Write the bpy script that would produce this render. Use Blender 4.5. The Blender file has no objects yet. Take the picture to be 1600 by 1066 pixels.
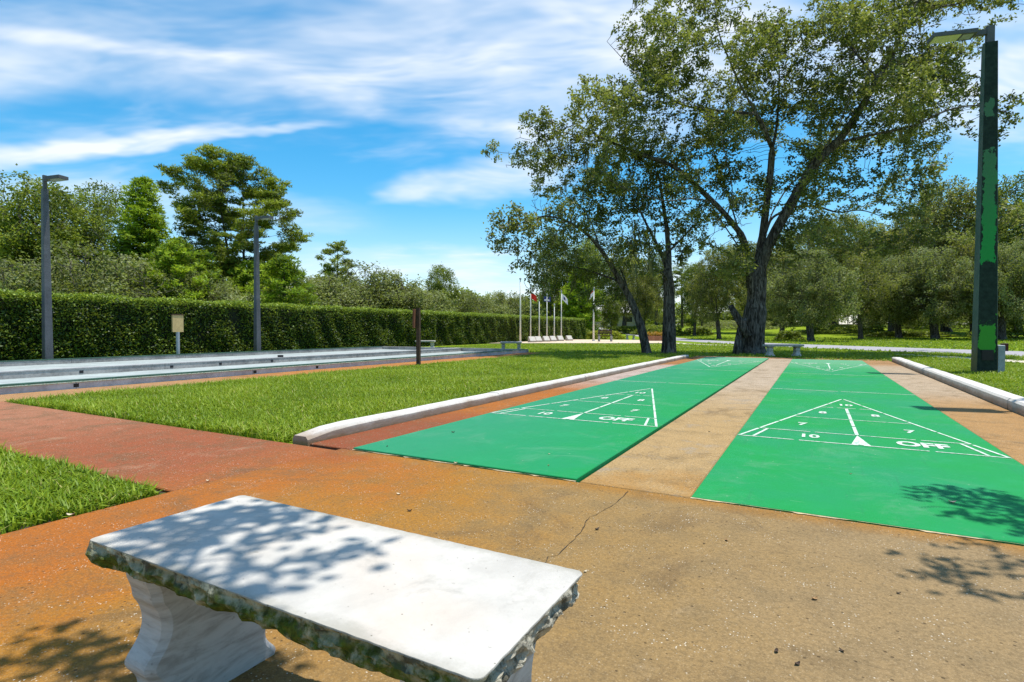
import bpy, math, random
import numpy as np
from mathutils import Vector, noise

# ------------------------------------------------------------------ camera, sky, sun, exposure
SC = bpy.context.scene
COL = SC.collection
FPX, CAMH = 860.0, 0.91                       # focal length in pixels of a 1600 px wide frame, eye height
YAW, PITCH = math.atan(472 / FPX), math.atan(18 / FPX)
cam_d = bpy.data.cameras.new('camera')
cam = bpy.data.objects.new('camera', cam_d); COL.objects.link(cam)
cam_d.sensor_width = 36.0
cam_d.lens = 36.0 * FPX / 1600
cam_d.clip_start = 0.05
cam_d.clip_end = 3000
cam.location = (0, 0, CAMH)
cam.rotation_euler = (math.pi / 2 - PITCH, 0, YAW)
SC.camera = cam

SUN_EL = math.radians(76)
SUN_AZ = math.atan2(0.64, 0.77)               # from +Y towards +X
sdir = Vector((math.sin(SUN_AZ) * math.cos(SUN_EL), math.cos(SUN_AZ) * math.cos(SUN_EL), math.sin(SUN_EL)))
sun_d = bpy.data.lights.new('sun', 'SUN'); sun = bpy.data.objects.new('sun', sun_d); COL.objects.link(sun)
sun_d.energy = 4.5
sun_d.angle = math.radians(0.53)
sun_d.color = (1.0, 0.955, 0.88)
sun.rotation_euler = sdir.to_track_quat('Z', 'Y').to_euler()
sun.location = (10, 12, 40)

SC.view_settings.view_transform = 'Standard'
SC.view_settings.look = 'None'
SC.view_settings.gamma = 1.0
SC.view_settings.exposure = 0.46
SC.view_settings.use_curve_mapping = False
SC.cycles.max_bounces = 4
SC.cycles.diffuse_bounces = 2
SC.cycles.glossy_bounces = 2
SC.cycles.transmission_bounces = 3
SC.cycles.transparent_max_bounces = 6
SC.cycles.denoising_prefilter = 'FAST'
SC.cycles.denoising_quality = 'BALANCED'
SC.cycles.caustics_reflective = False
SC.cycles.caustics_refractive = False


CLOUD = (3.1, 7.7)


class NT:
    """small node-tree writer: values or sockets go in as inputs"""
    def __init__(self, tree):
        self.t = tree
        tree.nodes.clear()

    def n(self, kind, ins=None, out=0, **props):
        nd = self.t.nodes.new(kind)
        for k, v in props.items():
            setattr(nd, k, v)
        for k, v in (ins or {}).items():
            s = nd.inputs[k]
            if isinstance(v, bpy.types.NodeSocket):
                self.t.links.new(v, s)
            elif isinstance(v, bpy.types.Node):
                self.t.links.new(v.outputs[0], s)
            else:
                if isinstance(v, tuple) and len(v) == 3 and s.type == 'RGBA':
                    v = v + (1.0,)
                s.default_value = v
        return nd.outputs[out] if out is not None and len(nd.outputs) else nd

    def m(self, op, a, b=0.0, c=None, clamp=False):
        ins = {0: a, 1: b}
        if c is not None:
            ins[2] = c
        return self.n('ShaderNodeMath', ins, operation=op, use_clamp=clamp)

    def step(self, x, lo, hi):
        return self.n('ShaderNodeMapRange', {'Value': x, 'From Min': lo, 'From Max': hi, 'To Min': 0.0, 'To Max': 1.0},
                      interpolation_type='SMOOTHSTEP')

    def mix(self, f, a, b, mode='MIX'):
        nd = self.t.nodes.new('ShaderNodeMix')
        nd.data_type = 'RGBA'; nd.blend_type = mode; nd.clamp_factor = True
        for s, v in ((nd.inputs[0], f), (nd.inputs[6], a), (nd.inputs[7], b)):
            if isinstance(v, bpy.types.NodeSocket):
                self.t.links.new(v, s)
            else:
                if isinstance(v, tuple) and len(v) == 3:
                    v = v + (1.0,)
                s.default_value = v
        return nd.outputs[2]

    def noise(self, vec, scale, detail=4.0, rough=0.55, dist=0.0):
        return self.n('ShaderNodeTexNoise', {'Vector': vec, 'Scale': scale, 'Detail': detail, 'Roughness': rough, 'Distortion': dist})

    def ramp(self, f, stops):
        nd = self.t.nodes.new('ShaderNodeValToRGB')
        el = nd.color_ramp.elements
        while len(el) < len(stops):
            el.new(0.5)
        for e, (p, c) in zip(el, stops):
            e.position = p
            e.color = c + (1.0,) if len(c) == 3 else c
        self.t.links.new(f, nd.inputs[0])
        return nd.outputs[0]


# --- sky: physical blue with thin wind-drawn cirrus on a high plane
world = bpy.data.worlds.new('World'); SC.world = world; world.use_nodes = True
world.cycles.sampling_method = 'MANUAL'; world.cycles.sample_map_resolution = 256
w = NT(world.node_tree)
sky = w.n('ShaderNodeTexSky', sky_type='NISHITA', sun_disc=False, sun_elevation=SUN_EL, sun_rotation=SUN_AZ,
          altitude=0.0, air_density=1.0, dust_density=0.4, ozone_density=3.0)
skyc = w.n('ShaderNodeHueSaturation', {'Hue': 0.484, 'Saturation': 1.42, 'Value': 1.18, 'Color': sky})
dirv = w.n('ShaderNodeTexCoord', out=0)
rot = w.n('ShaderNodeVectorRotate', {'Vector': dirv, 'Angle': -YAW}, rotation_type='Z_AXIS')
sx = w.n('ShaderNodeSeparateXYZ', {0: rot}, out=None)
zz = w.m('MAXIMUM', w.m('ADD', sx.outputs[2], 0.16), 0.03)
plane = w.n('ShaderNodeCombineXYZ', {0: w.m('DIVIDE', sx.outputs[0], zz), 1: w.m('DIVIDE', sx.outputs[1], zz), 2: 0.0})
wv = w.n('ShaderNodeTexNoise', {'Vector': plane, 'Scale': 0.8, 'Detail': 3.0, 'Roughness': 0.5}, out=1)
pw = w.n('ShaderNodeVectorMath', {0: plane, 1: w.n('ShaderNodeVectorMath', {0: wv, 3: 0.55}, operation='SCALE')}, operation='ADD')
def streaks(ang, sx_, sy_, scale, det, off, rough=0.6):
    mp = w.n('ShaderNodeMapping', {'Vector': pw, 'Location': off, 'Rotation': (0, 0, ang), 'Scale': (sx_, sy_, 1)})
    return w.noise(mp, scale, det, rough, 0.15)
CL = (0.0, 0.0)
c1 = streaks(math.radians(-18), 0.42, 0.95, 0.85, 3.0, (CLOUD[0], CLOUD[1], 0), 0.5)
c2 = streaks(math.radians(16), 0.7, 1.7, 1.1, 4.0, (11.3, 2.4, 0), 0.62)
fine = streaks(math.radians(24), 1.0, 2.2, 3.0, 3.0, (5.0, 1.0, 0), 0.65)
cov = w.m('ADD', w.m('MULTIPLY', c1, 0.60), w.m('ADD', w.m('MULTIPLY', c2, 0.30), w.m('MULTIPLY', fine, 0.14)))
cl = w.m('MULTIPLY', w.step(cov, 0.50, 0.66), 0.50)
# the larger cirrus sheets, placed by their bearing and height in the sky
fy = w.m('MAXIMUM', sx.outputs[1], 0.08)
ahead = w.step(sx.outputs[1], 0.05, 0.35)
wn = w.n('ShaderNodeSeparateColor', {0: w.n('ShaderNodeTexNoise', {'Vector': plane, 'Scale': 2.2, 'Detail': 3.0, 'Roughness': 0.6}, out=1)}, out=None)
bx_ = w.m('ADD', w.m('DIVIDE', sx.outputs[0], fy), w.m('MULTIPLY', w.m('SUBTRACT', wn.outputs[0], 0.5), 0.16))
bz_ = w.m('ADD', w.m('DIVIDE', sx.outputs[2], fy), w.m('MULTIPLY', w.m('SUBTRACT', wn.outputs[1], 0.5), 0.07))
def sheet(p0, p1, w0, w1, k):
    """a soft streak from p0 to p1 (tangent of bearing, tangent of height), half-widths w0 to w1"""
    L = math.hypot(p1[0] - p0[0], p1[1] - p0[1]); c, s_ = (p1[0] - p0[0]) / L, (p1[1] - p0[1]) / L
    dx, dz = w.m('SUBTRACT', bx_, p0[0]), w.m('SUBTRACT', bz_, p0[1])
    al = w.m('DIVIDE', w.m('ADD', w.m('MULTIPLY', dx, c), w.m('MULTIPLY', dz, s_)), L)
    pe = w.m('ABSOLUTE', w.m('SUBTRACT', w.m('MULTIPLY', dz, c), w.m('MULTIPLY', dx, s_)))
    hw = w.m('MAXIMUM', w.m('ADD', w0, w.m('MULTIPLY', al, w1 - w0)), 0.004)
    core = w.step(w.m('DIVIDE', pe, hw), 1.0, 0.1)
    ends = w.m('MULTIPLY', w.step(al, -0.15, 0.12), w.step(al, 1.15, 0.85))
    return w.m('MULTIPLY', w.m('MULTIPLY', core, ends), k)
tot = cl
for a_ in (((-0.62, 0.44), (0.55, 0.62), 0.05, 0.26, 0.58), ((-1.05, 0.30), (-0.36, 0.375), 0.035, 0.012, 0.85), ((-0.22, 0.25), (0.10, 0.29), 0.035, 0.06, 0.85), ((-0.28, 0.40), (0.05, 0.34), 0.02, 0.03, 0.40),
           ((-1.10, 0.46), (-0.55, 0.48), 0.10, 0.05, 0.50), ((-0.95, 0.24), (-0.30, 0.20), 0.07, 0.04, 0.50), ((-0.40, 0.105), (0.0, 0.12), 0.05, 0.04, 0.50), ((-1.05, 0.55), (-0.45, 0.50), 0.03, 0.02, 0.45), ((0.6, 0.50), (1.3, 0.42), 0.25, 0.12, 0.70)):
    tot = w.m('ADD', tot, sheet(*a_))
streak = w.m('ADD', 0.36, w.m('MULTIPLY', w.step(w.m('ADD', w.m('MULTIPLY', c2, 0.72), w.m('MULTIPLY', fine, 0.28)), 0.34, 0.70), 0.70))
veil = w.m('MULTIPLY', w.step(sx.outputs[2], 0.24, 0.0), 0.42)     # thin veil low over the horizon
dens = w.m('MINIMUM', w.m('ADD', w.m('MULTIPLY', w.m('MULTIPLY', tot, streak), ahead), w.m('ADD', veil, w.m('MULTIPLY', cl, w.m('SUBTRACT', 1.0, ahead)))), 0.92)
final = w.mix(dens, skyc, (6.3, 6.6, 7.0))
bg = w.n('ShaderNodeBackground', {'Color': final, 'Strength': 0.118})
w.n('ShaderNodeOutputWorld', {'Surface': bg})

# ------------------------------------------------------------------ helpers
RNG = np.random.default_rng(7)
random.seed(7)

def at(u, v, z=0.0):
    """point on the level z that a surveyed photo position (u, v) stands on"""
    x, y = u - 800, 533 - v
    fz = FPX * math.cos(PITCH) + y * math.sin(PITCH)
    up = y * math.cos(PITCH) - FPX * math.sin(PITCH)
    t = (z - CAMH) / up
    X, Z = x * t, fz * t
    return Vector((X * math.cos(YAW) - Z * math.sin(YAW), X * math.sin(YAW) + Z * math.cos(YAW), z))

def far(u, depth, z=0.0):
    X = (u - 800) / FPX * depth
    x, y = X * math.cos(YAW) - depth * math.sin(YAW), X * math.sin(YAW) + depth * math.cos(YAW)
    return Vector((x, y, ground_z(x, y)))

def sstep(a, b, x):
    t = np.clip((x - a) / (b - a), 0, 1)
    return t * t * (3 - 2 * t)

def ground_z(x, y):
    r = np.hypot(x, y)
    return float(sstep(48, 110, r) * 1.7 + sstep(50, 75, r) * 0.25 * math.sin(x * 0.11 + 1.0) * math.cos(y * 0.07)) - 0.03

def tag(o, label=None, cat=None, group=None, kind=None):
    for k, v in (('label', label), ('category', cat), ('group', group), ('kind', kind)):
        if v:
            o[k] = v
    return o

def link(o, parent=None):
    COL.objects.link(o)
    if parent is not None:
        o.parent = parent
    return o

def empty(name, loc=(0, 0, 0), rz=0.0):
    o = bpy.data.objects.new(name, None)
    o.empty_display_size = 0.2
    o.location = loc; o.rotation_euler = (0, 0, rz)
    return link(o)

def mesh(name, V, F, mat, parent=None, smooth=False, loc=None, rz=0.0):
    me = bpy.data.meshes.new(name)
    me.from_pydata([tuple(v) for v in V], [], [tuple(f) for f in F])
    if mat:
        me.materials.append(mat)
    if smooth:
        me.polygons.foreach_set('use_smooth', [True] * len(me.polygons))
    me.update()
    o = bpy.data.objects.new(name, me)
    if loc is not None:
        o.location = loc
    o.rotation_euler = (0, 0, rz)
    return link(o, parent)

def fastmesh(name, V, nper, mat, parent=None, attr=None, smooth=False):
    """V: (n*nper,3) array, every nper vertices one face; attr: one float per face"""
    me = bpy.data.meshes.new(name)
    nv = len(V); nf = nv // nper
    me.vertices.add(nv); me.vertices.foreach_set('co', np.ascontiguousarray(V, np.float32).ravel())
    me.loops.add(nv); me.loops.foreach_set('vertex_index', np.arange(nv, dtype=np.int32))
    me.polygons.add(nf)
    me.polygons.foreach_set('loop_start', np.arange(0, nv, nper, dtype=np.int32))
    me.polygons.foreach_set('loop_total', np.full(nf, nper, np.int32))
    if attr is not None:
        a = me.attributes.new('tint', 'FLOAT', 'FACE')
        a.data.foreach_set('value', np.ascontiguousarray(attr, np.float32))
    me.materials.append(mat)
    me.update(calc_edges=True)
    o = bpy.data.objects.new(name, me)
    o['kind'] = 'stuff'
    return link(o, parent)

class MB:
    """collects boxes, prisms and tubes and builds them as one mesh"""
    def __init__(self):
        self.V, self.F = [], []

    def add(self, V, F):
        b = len(self.V)
        self.V += [tuple(v) for v in V]
        self.F += [tuple(i + b for i in f) for f in F]
        return self

    def box(self, x0, x1, y0, y1, z0, z1, taper=0.0):
        t = taper
        V = [(x0, y0, z0), (x1, y0, z0), (x1, y1, z0), (x0, y1, z0),
             (x0 + t, y0 + t, z1), (x1 - t, y0 + t, z1), (x1 - t, y1 - t, z1), (x0 + t, y1 - t, z1)]
        return self.add(V, [(3, 2, 1, 0), (4, 5, 6, 7), (0, 1, 5, 4), (1, 2, 6, 5), (2, 3, 7, 6), (3, 0, 4, 7)])

    def bbox(self, x0, x1, y0, y1, z0, z1, b=0.01):
        """box with a chamfered upper rim"""
        V = []
        for (i, z) in ((0, z0), (0, z1 - b), (b, z1)):
            V += [(x0 + i, y0 + i, z), (x1 - i, y0 + i, z), (x1 - i, y1 - i, z), (x0 + i, y1 - i, z)]
        F = [(3, 2, 1, 0), (8, 9, 10, 11)]
        for k in (0, 4):
            for j in range(4):
                F.append((k + j, k + (j + 1) % 4, k + 4 + (j + 1) % 4, k + 4 + j))
        return self.add(V, F)

    def tube(self, pts, rads, sides=8, cap=True):
        P = [Vector(p) for p in pts]
        rings = []
        ref = None
        for i, p in enumerate(P):
            t = (P[min(i + 1, len(P) - 1)] - P[max(i - 1, 0)]).normalized()
            if ref is None:
                ref = t.orthogonal().normalized()
            ref = (ref - t * ref.dot(t))
            ref = ref.normalized() if ref.length > 1e-5 else t.orthogonal().normalized()
            b = t.cross(ref)
            rings.append([p + (ref * math.cos(a) + b * math.sin(a)) * rads[i] for a in [2 * math.pi * k / sides for k in range(sides)]])
        V = [q for r in rings for q in r]
        F = []
        for i in range(len(P) - 1):
            for k in range(sides):
                a, b2 = i * sides + k, i * sides + (k + 1) % sides
                F.append((a, b2, b2 + sides, a + sides))
        if cap:
            F.append(tuple(range(sides - 1, -1, -1)))
            F.append(tuple((len(P) - 1) * sides + k for k in range(sides)))
        return self.add(V, F)

    def build(self, name, mat, parent=None, smooth=False, **kw):
        return mesh(name, self.V, self.F, mat, parent, smooth, **kw)

def copy_tree(o, parent=None):
    c = o.copy(); COL.objects.link(c); c.parent = parent
    for ch in list(o.children):
        copy_tree(ch, c)
    return c

# ------------------------------------------------------------------ materials
def material(name):
    m = bpy.data.materials.new(name); m.use_nodes = True
    return m, NT(m.node_tree)

def finish(nt, col, rough=0.8, bump=None, strength=0.3, dist=0.01, spec=0.3):
    ins = {'Base Color': col, 'Roughness': rough, 'Specular IOR Level': spec}
    if bump is not None:
        ins['Normal'] = nt.n('ShaderNodeBump', {'Height': bump, 'Strength': strength, 'Distance': dist})
    sh = nt.n('ShaderNodeBsdfPrincipled', ins)
    nt.n('ShaderNodeOutputMaterial', {'Surface': sh})

def simple(name, c, var=0.25, scale=6.0, rough=0.7, bump=0.15, dist=0.006, spec=0.3):
    m, t = material(name)
    p = t.n('ShaderNodeTexCoord', out=3)
    n1 = t.noise(p, scale, 6.0, 0.65)
    n2 = t.noise(p, scale * 9, 3.0, 0.6)
    f = t.m('ADD', t.m('MULTIPLY', n1, 0.7), t.m('MULTIPLY', n2, 0.3))
    lo = tuple(x * (1 - var) for x in c); hi = tuple(min(1, x * (1 + var)) for x in c)
    finish(t, t.mix(t.step(f, 0.3, 0.7), lo, hi), rough, f, bump, dist, spec)
    return m

def leafmat(name, stops, trans=0.35, rough=0.55, spec=0.25, tcol=None):
    m, t = material(name)
    a = t.n('ShaderNodeAttribute', attribute_name='tint', out=2)
    col = t.ramp(a, stops)
    pr = t.n('ShaderNodeBsdfPrincipled', {'Base Color': col, 'Roughness': rough, 'Specular IOR Level': spec})
    tc = t.mix(0.55, col, tcol or (0.30, 0.36, 0.03))
    tr = t.n('ShaderNodeBsdfTranslucent', {'Color': tc})
    mx = t.n('ShaderNodeMixShader', {0: trans, 1: pr, 2: tr})
    t.n('ShaderNodeOutputMaterial', {'Surface': mx})
    return m

def concrete(name, tan, grey, kind):
    """kind picks where the sprinkler rust lies: apron, left, middle, right, path, bocce"""
    m, t = material(name)
    g = t.n('ShaderNodeNewGeometry', out=0)
    s = t.n('ShaderNodeSeparateXYZ', {0: g}, out=None)
    X, Y = s.outputs[0], s.outputs[1]
    big = t.noise(g, 0.9, 5.0, 0.6)
    mid = t.noise(g, 4.5, 6.0, 0.65)
    finen = t.noise(g, 60.0, 4.0, 0.7)
    wob = t.m('MULTIPLY', t.m('SUBTRACT', big, 0.5), 1.9)
    wob2 = t.m('MULTIPLY', t.m('SUBTRACT', mid, 0.5), 1.0)
    ORANGE, RUST, YEL = (0.345, 0.100, 0.008), (0.225, 0.050, 0.017), (0.315, 0.137, 0.013)
    if kind == 'apron':
        xx = t.m('ADD', X, t.m('ADD', wob, wob2))
        col = t.mix(t.step(xx, -1.9, 1.4), tan, grey)
        col = t.mix(t.step(xx, -0.7, -2.1), col, YEL)
        col = t.mix(t.step(xx, -1.7, -2.9), col, ORANGE)
        col = t.mix(t.m('MULTIPLY', t.step(t.m('ADD', Y, t.m('MULTIPLY', wob2, 0.25)), 2.86, 3.03), 0.75), col, YEL)
        rm = t.m('MULTIPLY', t.step(t.m('ADD', X, wob2), -2.55, -3.2), t.step(Y, 2.2, 3.0))
        col = t.mix(t.m('MULTIPLY', rm, 0.7), col, RUST)
    elif kind == 'path':
        col = t.mix(t.step(t.m('ADD', X, wob), -4.6, -7.5), (0.265, 0.068, 0.026), (0.33, 0.13, 0.07))
        col = t.mix(t.m('MULTIPLY', t.step(t.m('ADD', X, wob2), -3.9, -3.2), 0.45), col, ORANGE)
        col = t.mix(t.m('MULTIPLY', t.step(mid, 0.5, 0.75), 0.45), col, (0.20, 0.045, 0.022))
    elif kind == 'left':
        yy = t.m('ADD', Y, wob)
        col = t.mix(t.step(yy, 4.0, 5.6), RUST, ORANGE)
        col = t.mix(t.step(yy, 7.2, 10.2), col, grey)
        col = t.mix(t.step(yy, 13.6, 15.0), col, (0.33, 0.13, 0.035))
    elif kind == 'middle':
        yy = t.m('ADD', Y, t.m('MULTIPLY', wob, 1.5))
        col = t.mix(t.step(yy, 5.5, 10.5), tan, grey)
        col = t.mix(t.m('MULTIPLY', t.step(t.m('ADD', mid, t.m('MULTIPLY', big, 0.5)), 0.80, 0.95), 0.7), col, (0.42, 0.34, 0.25))
        col = t.mix(t.m('MULTIPLY', t.step(yy, 3.5, 3.1), 0.6), col, YEL)
    elif kind == 'right':
        yy = t.m('ADD', Y, wob)
        col = t.mix(t.step(yy, 7.5, 10.5), (0.36, 0.20, 0.075), grey)
        col = t.mix(t.m('MULTIPLY', t.step(yy, 15.5, 17.5), 0.9), col, (0.34, 0.17, 0.06))
    else:
        yy = t.m('ADD', Y, wob)
        col = t.mix(t.step(yy, 5.0, 8.5), (0.38, 0.20, 0.085), (0.40, 0.15, 0.025))
    # cloudy wear, exposed shell aggregate, dark pits
    col = t.mix(t.m('MULTIPLY', t.step(mid, 0.42, 0.72), 0.40), col, (0.12, 0.085, 0.04))
    blot = t.noise(g, 2.2, 7.0, 0.72, 0.6)
    col = t.mix(t.m('MULTIPLY', t.step(blot, 0.57, 0.74), 0.38), col, (0.40, 0.31, 0.20))
    blot2 = t.noise(g, 1.5, 8.0, 0.75, 0.9)
    col = t.mix(t.m('MULTIPLY', t.step(blot2, 0.51, 0.66), 0.52), col, (0.12, 0.075, 0.035))
    gr = t.noise(g, 150.0, 3.0, 0.8)
    col = t.mix(t.m('MULTIPLY', t.step(finen, 0.40, 0.66), 0.42), col, (0.085, 0.06, 0.03))
    col = t.mix(t.m('MULTIPLY', t.step(gr, 0.52, 0.66), 0.45), col, (0.10, 0.075, 0.045))
    col = t.mix(t.m('MULTIPLY', t.step(gr, 0.44, 0.34), 0.30), col, (0.55, 0.44, 0.28))
    vor = t.n('ShaderNodeTexVoronoi', {'Vector': g, 'Scale': 95.0, 'Randomness': 1.0}, out=None)
    speck = t.m('MULTIPLY', t.step(vor.outputs[0], 0.30, 0.18), t.step(t.noise(g, 7.0, 4.0, 0.7), 0.46, 0.62))
    pick = t.step(t.n('ShaderNodeSeparateColor', {0: vor.outputs[1]}, out=0), 0.60, 0.68)
    sp = t.m('MULTIPLY', speck, pick)
    col = t.mix(t.m('MULTIPLY', sp, 0.8), col, (0.72, 0.64, 0.50))
    vor2 = t.n('ShaderNodeTexVoronoi', {'Vector': g, 'Scale': 42.0}, out=None)
    pit = t.m('MULTIPLY', t.step(vor2.outputs[0], 0.22, 0.12), t.step(t.n('ShaderNodeSeparateColor', {0: vor2.outputs[1]}, out=1), 0.78, 0.86))
    col = t.mix(t.m('MULTIPLY', pit, 0.75), col, (0.06, 0.04, 0.022))
    h = t.m('ADD', t.m('MULTIPLY', finen, 0.6), t.m('SUBTRACT', t.m('MULTIPLY', sp, 0.6), t.m('MULTIPLY', pit, 0.8)))
    finish(t, col, 0.9, t.m('ADD', h, t.m('MULTIPLY', gr, 0.5)), 0.7, 0.006, 0.15)
    return m

TAN, GREY = (0.262, 0.157, 0.048), (0.37, 0.29, 0.22)
M = {}
M['apron'] = concrete('stained_concrete', TAN, (0.262, 0.186, 0.100), 'apron')
M['path'] = concrete('rust_red_concrete', TAN, GREY, 'path')
M['left'] = concrete('orange_concrete', TAN, (0.42, 0.33, 0.29), 'left')
M['middle'] = concrete('divider_concrete', (0.38, 0.25, 0.11), (0.41, 0.32, 0.23), 'middle')
M['right'] = concrete('side_concrete', TAN, (0.40, 0.305, 0.21), 'right')
M['bstrip'] = concrete('orange_strip_concrete', TAN, GREY, 'bocce')

def m_court():
    m, t = material('green_court_paint')
    g = t.n('ShaderNodeNewGeometry', out=0)
    s = t.n('ShaderNodeSeparateXYZ', {0: g}, out=None)
    big = t.noise(g, 0.7, 5.0, 0.6); mid = t.noise(g, 3.0, 7.0, 0.7, 0.4); fi = t.noise(g, 70.0, 4.0, 0.6)
    col = t.mix(t.step(big, 0.36, 0.66), (0.001, 0.222, 0.045), (0.005, 0.208, 0.074))
    lx = t.step(t.m('ADD', s.outputs[0], t.m('MULTIPLY', t.m('SUBTRACT', big, 0.5), 2.5)), -1.2, -3.0)
    col = t.mix(t.m('MULTIPLY', lx, 0.75), col, (0.018, 0.195, 0.102))
    dust = t.noise(g, 1.7, 8.0, 0.75, 0.7)
    col = t.mix(t.m('MULTIPLY', t.step(dust, 0.50, 0.72), 0.46), col, (0.10, 0.25, 0.15))
    col = t.mix(t.m('MULTIPLY', t.step(t.noise(g, 2.6, 8.0, 0.75, 0.4), 0.56, 0.74), 0.30), col, (0.006, 0.12, 0.045))
    col = t.mix(t.m('MULTIPLY', t.step(mid, 0.50, 0.80), 0.32), col, (0.025, 0.28, 0.13))
    mp = t.n('ShaderNodeMapping', {'Vector': g, 'Rotation': (0, 0, 0.35), 'Scale': (1.0, 6.0, 1.0)})
    scr = t.noise(mp, 5.0, 8.0, 0.75)
    col = t.mix(t.m('MULTIPLY', t.step(scr, 0.60, 0.74), 0.50), col, (0.17, 0.33, 0.22))
    mp2 = t.n('ShaderNodeMapping', {'Vector': g, 'Rotation': (0, 0, 0.05), 'Scale': (9.0, 0.5, 1.0)})
    trk = t.noise(mp2, 3.0, 6.0, 0.7)
    col = t.mix(t.m('MULTIPLY', t.step(trk, 0.55, 0.72), 0.30), col, (0.012, 0.14, 0.06))
    vc = t.n('ShaderNodeTexVoronoi', {'Vector': g, 'Scale': 30.0}, out=None)
    chip = t.m('MULTIPLY', t.step(vc.outputs[0], 0.16, 0.10), t.m('MULTIPLY', t.step(t.n('ShaderNodeSeparateColor', {0: vc.outputs[1]}, out=0), 0.80, 0.86), t.step(dust, 0.48, 0.60)))
    col = t.mix(t.m('MULTIPLY', chip, 0.7), col, (0.33, 0.40, 0.30))
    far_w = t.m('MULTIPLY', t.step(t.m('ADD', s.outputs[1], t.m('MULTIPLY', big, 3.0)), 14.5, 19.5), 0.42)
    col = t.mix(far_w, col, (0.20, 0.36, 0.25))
    col = t.mix(t.m('MULTIPLY', t.step(fi, 0.62, 0.75), 0.35), col, (0.01, 0.13, 0.05))
    finish(t, col, t.n('ShaderNodeMapRange', {'Value': mid, 'To Min': 0.60, 'To Max': 0.8}), fi, 0.3, 0.003, 0.22)
    return m
M['court'] = m_court()

def m_line():
    m, t = material('white_line_paint')
    g = t.n('ShaderNodeNewGeometry', out=0)
    n = t.noise(g, 35.0, 6.0, 0.7)
    col = t.mix(t.m('MULTIPLY', t.step(n, 0.46, 0.64), 0.75), (0.56, 0.62, 0.54), (0.10, 0.34, 0.17))
    finish(t, col, 0.6, n, 0.1, 0.002)
    return m
M['line'] = m_line()

def m_lawn():
    m, t = material('lawn_soil')
    g = t.n('ShaderNodeNewGeometry', out=0)
    a = t.noise(g, 0.35, 5.0, 0.6); b = t.noise(g, 6.0, 6.0, 0.7); c = t.noise(g, 55.0, 3.0, 0.7)
    col = t.mix(t.step(a, 0.3, 0.7), (0.150, 0.240, 0.010), (0.240, 0.310, 0.016))
    col = t.mix(t.m('MULTIPLY', t.step(b, 0.45, 0.75), 0.55), col, (0.05, 0.10, 0.008))
    col = t.mix(t.m('MULTIPLY', t.step(c, 0.48, 0.7), 0.5), col, (0.050, 0.085, 0.008))
    finish(t, col, 0.95, t.m('ADD', b, c), 0.8, 0.04, 0.1)
    return m
M['lawn'] = m_lawn()
M['asphalt'] = simple('pale_asphalt', (0.30, 0.285, 0.30), 0.15, 3.0, 0.85)
M['walk'] = simple('pale_sidewalk', (0.52, 0.46, 0.36), 0.18, 2.0, 0.85)
M['plaza'] = simple('sandy_plaza', (0.55, 0.43, 0.31), 0.15, 1.2, 0.85)
M['chip'] = simple('chipped_pale_concrete', (0.42, 0.33, 0.20), 0.4, 25, 0.9)
M['soil'] = simple('dark_joint', (0.035, 0.026, 0.018), 0.4, 12, 0.95)

def m_kerb():
    m, t = material('whitewashed_kerb')
    g = t.n('ShaderNodeNewGeometry', out=None)
    s = t.n('ShaderNodeSeparateXYZ', {0: g.outputs[0]}, out=None)
    a = t.noise(g.outputs[0], 3.0, 6.0, 0.7); b = t.noise(g.outputs[0], 22.0, 6.0, 0.7)
    z = t.m('ADD', s.outputs[2], t.m('MULTIPLY', t.m('SUBTRACT', a, 0.5), 0.10))
    col = t.mix(t.step(z, 0.035, 0.095), (0.33, 0.26, 0.20), (0.56, 0.53, 0.49))
    col = t.mix(t.m('MULTIPLY', t.step(b, 0.52, 0.7), 0.5), col, (0.30, 0.25, 0.20))
    col = t.mix(t.m('MULTIPLY', t.step(z, 0.03, -0.01), 0.8), col, (0.26, 0.15, 0.07))
    finish(t, col, 0.85, b, 0.5, 0.008, 0.2)
    return m
M['kerb'] = m_kerb()

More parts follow.
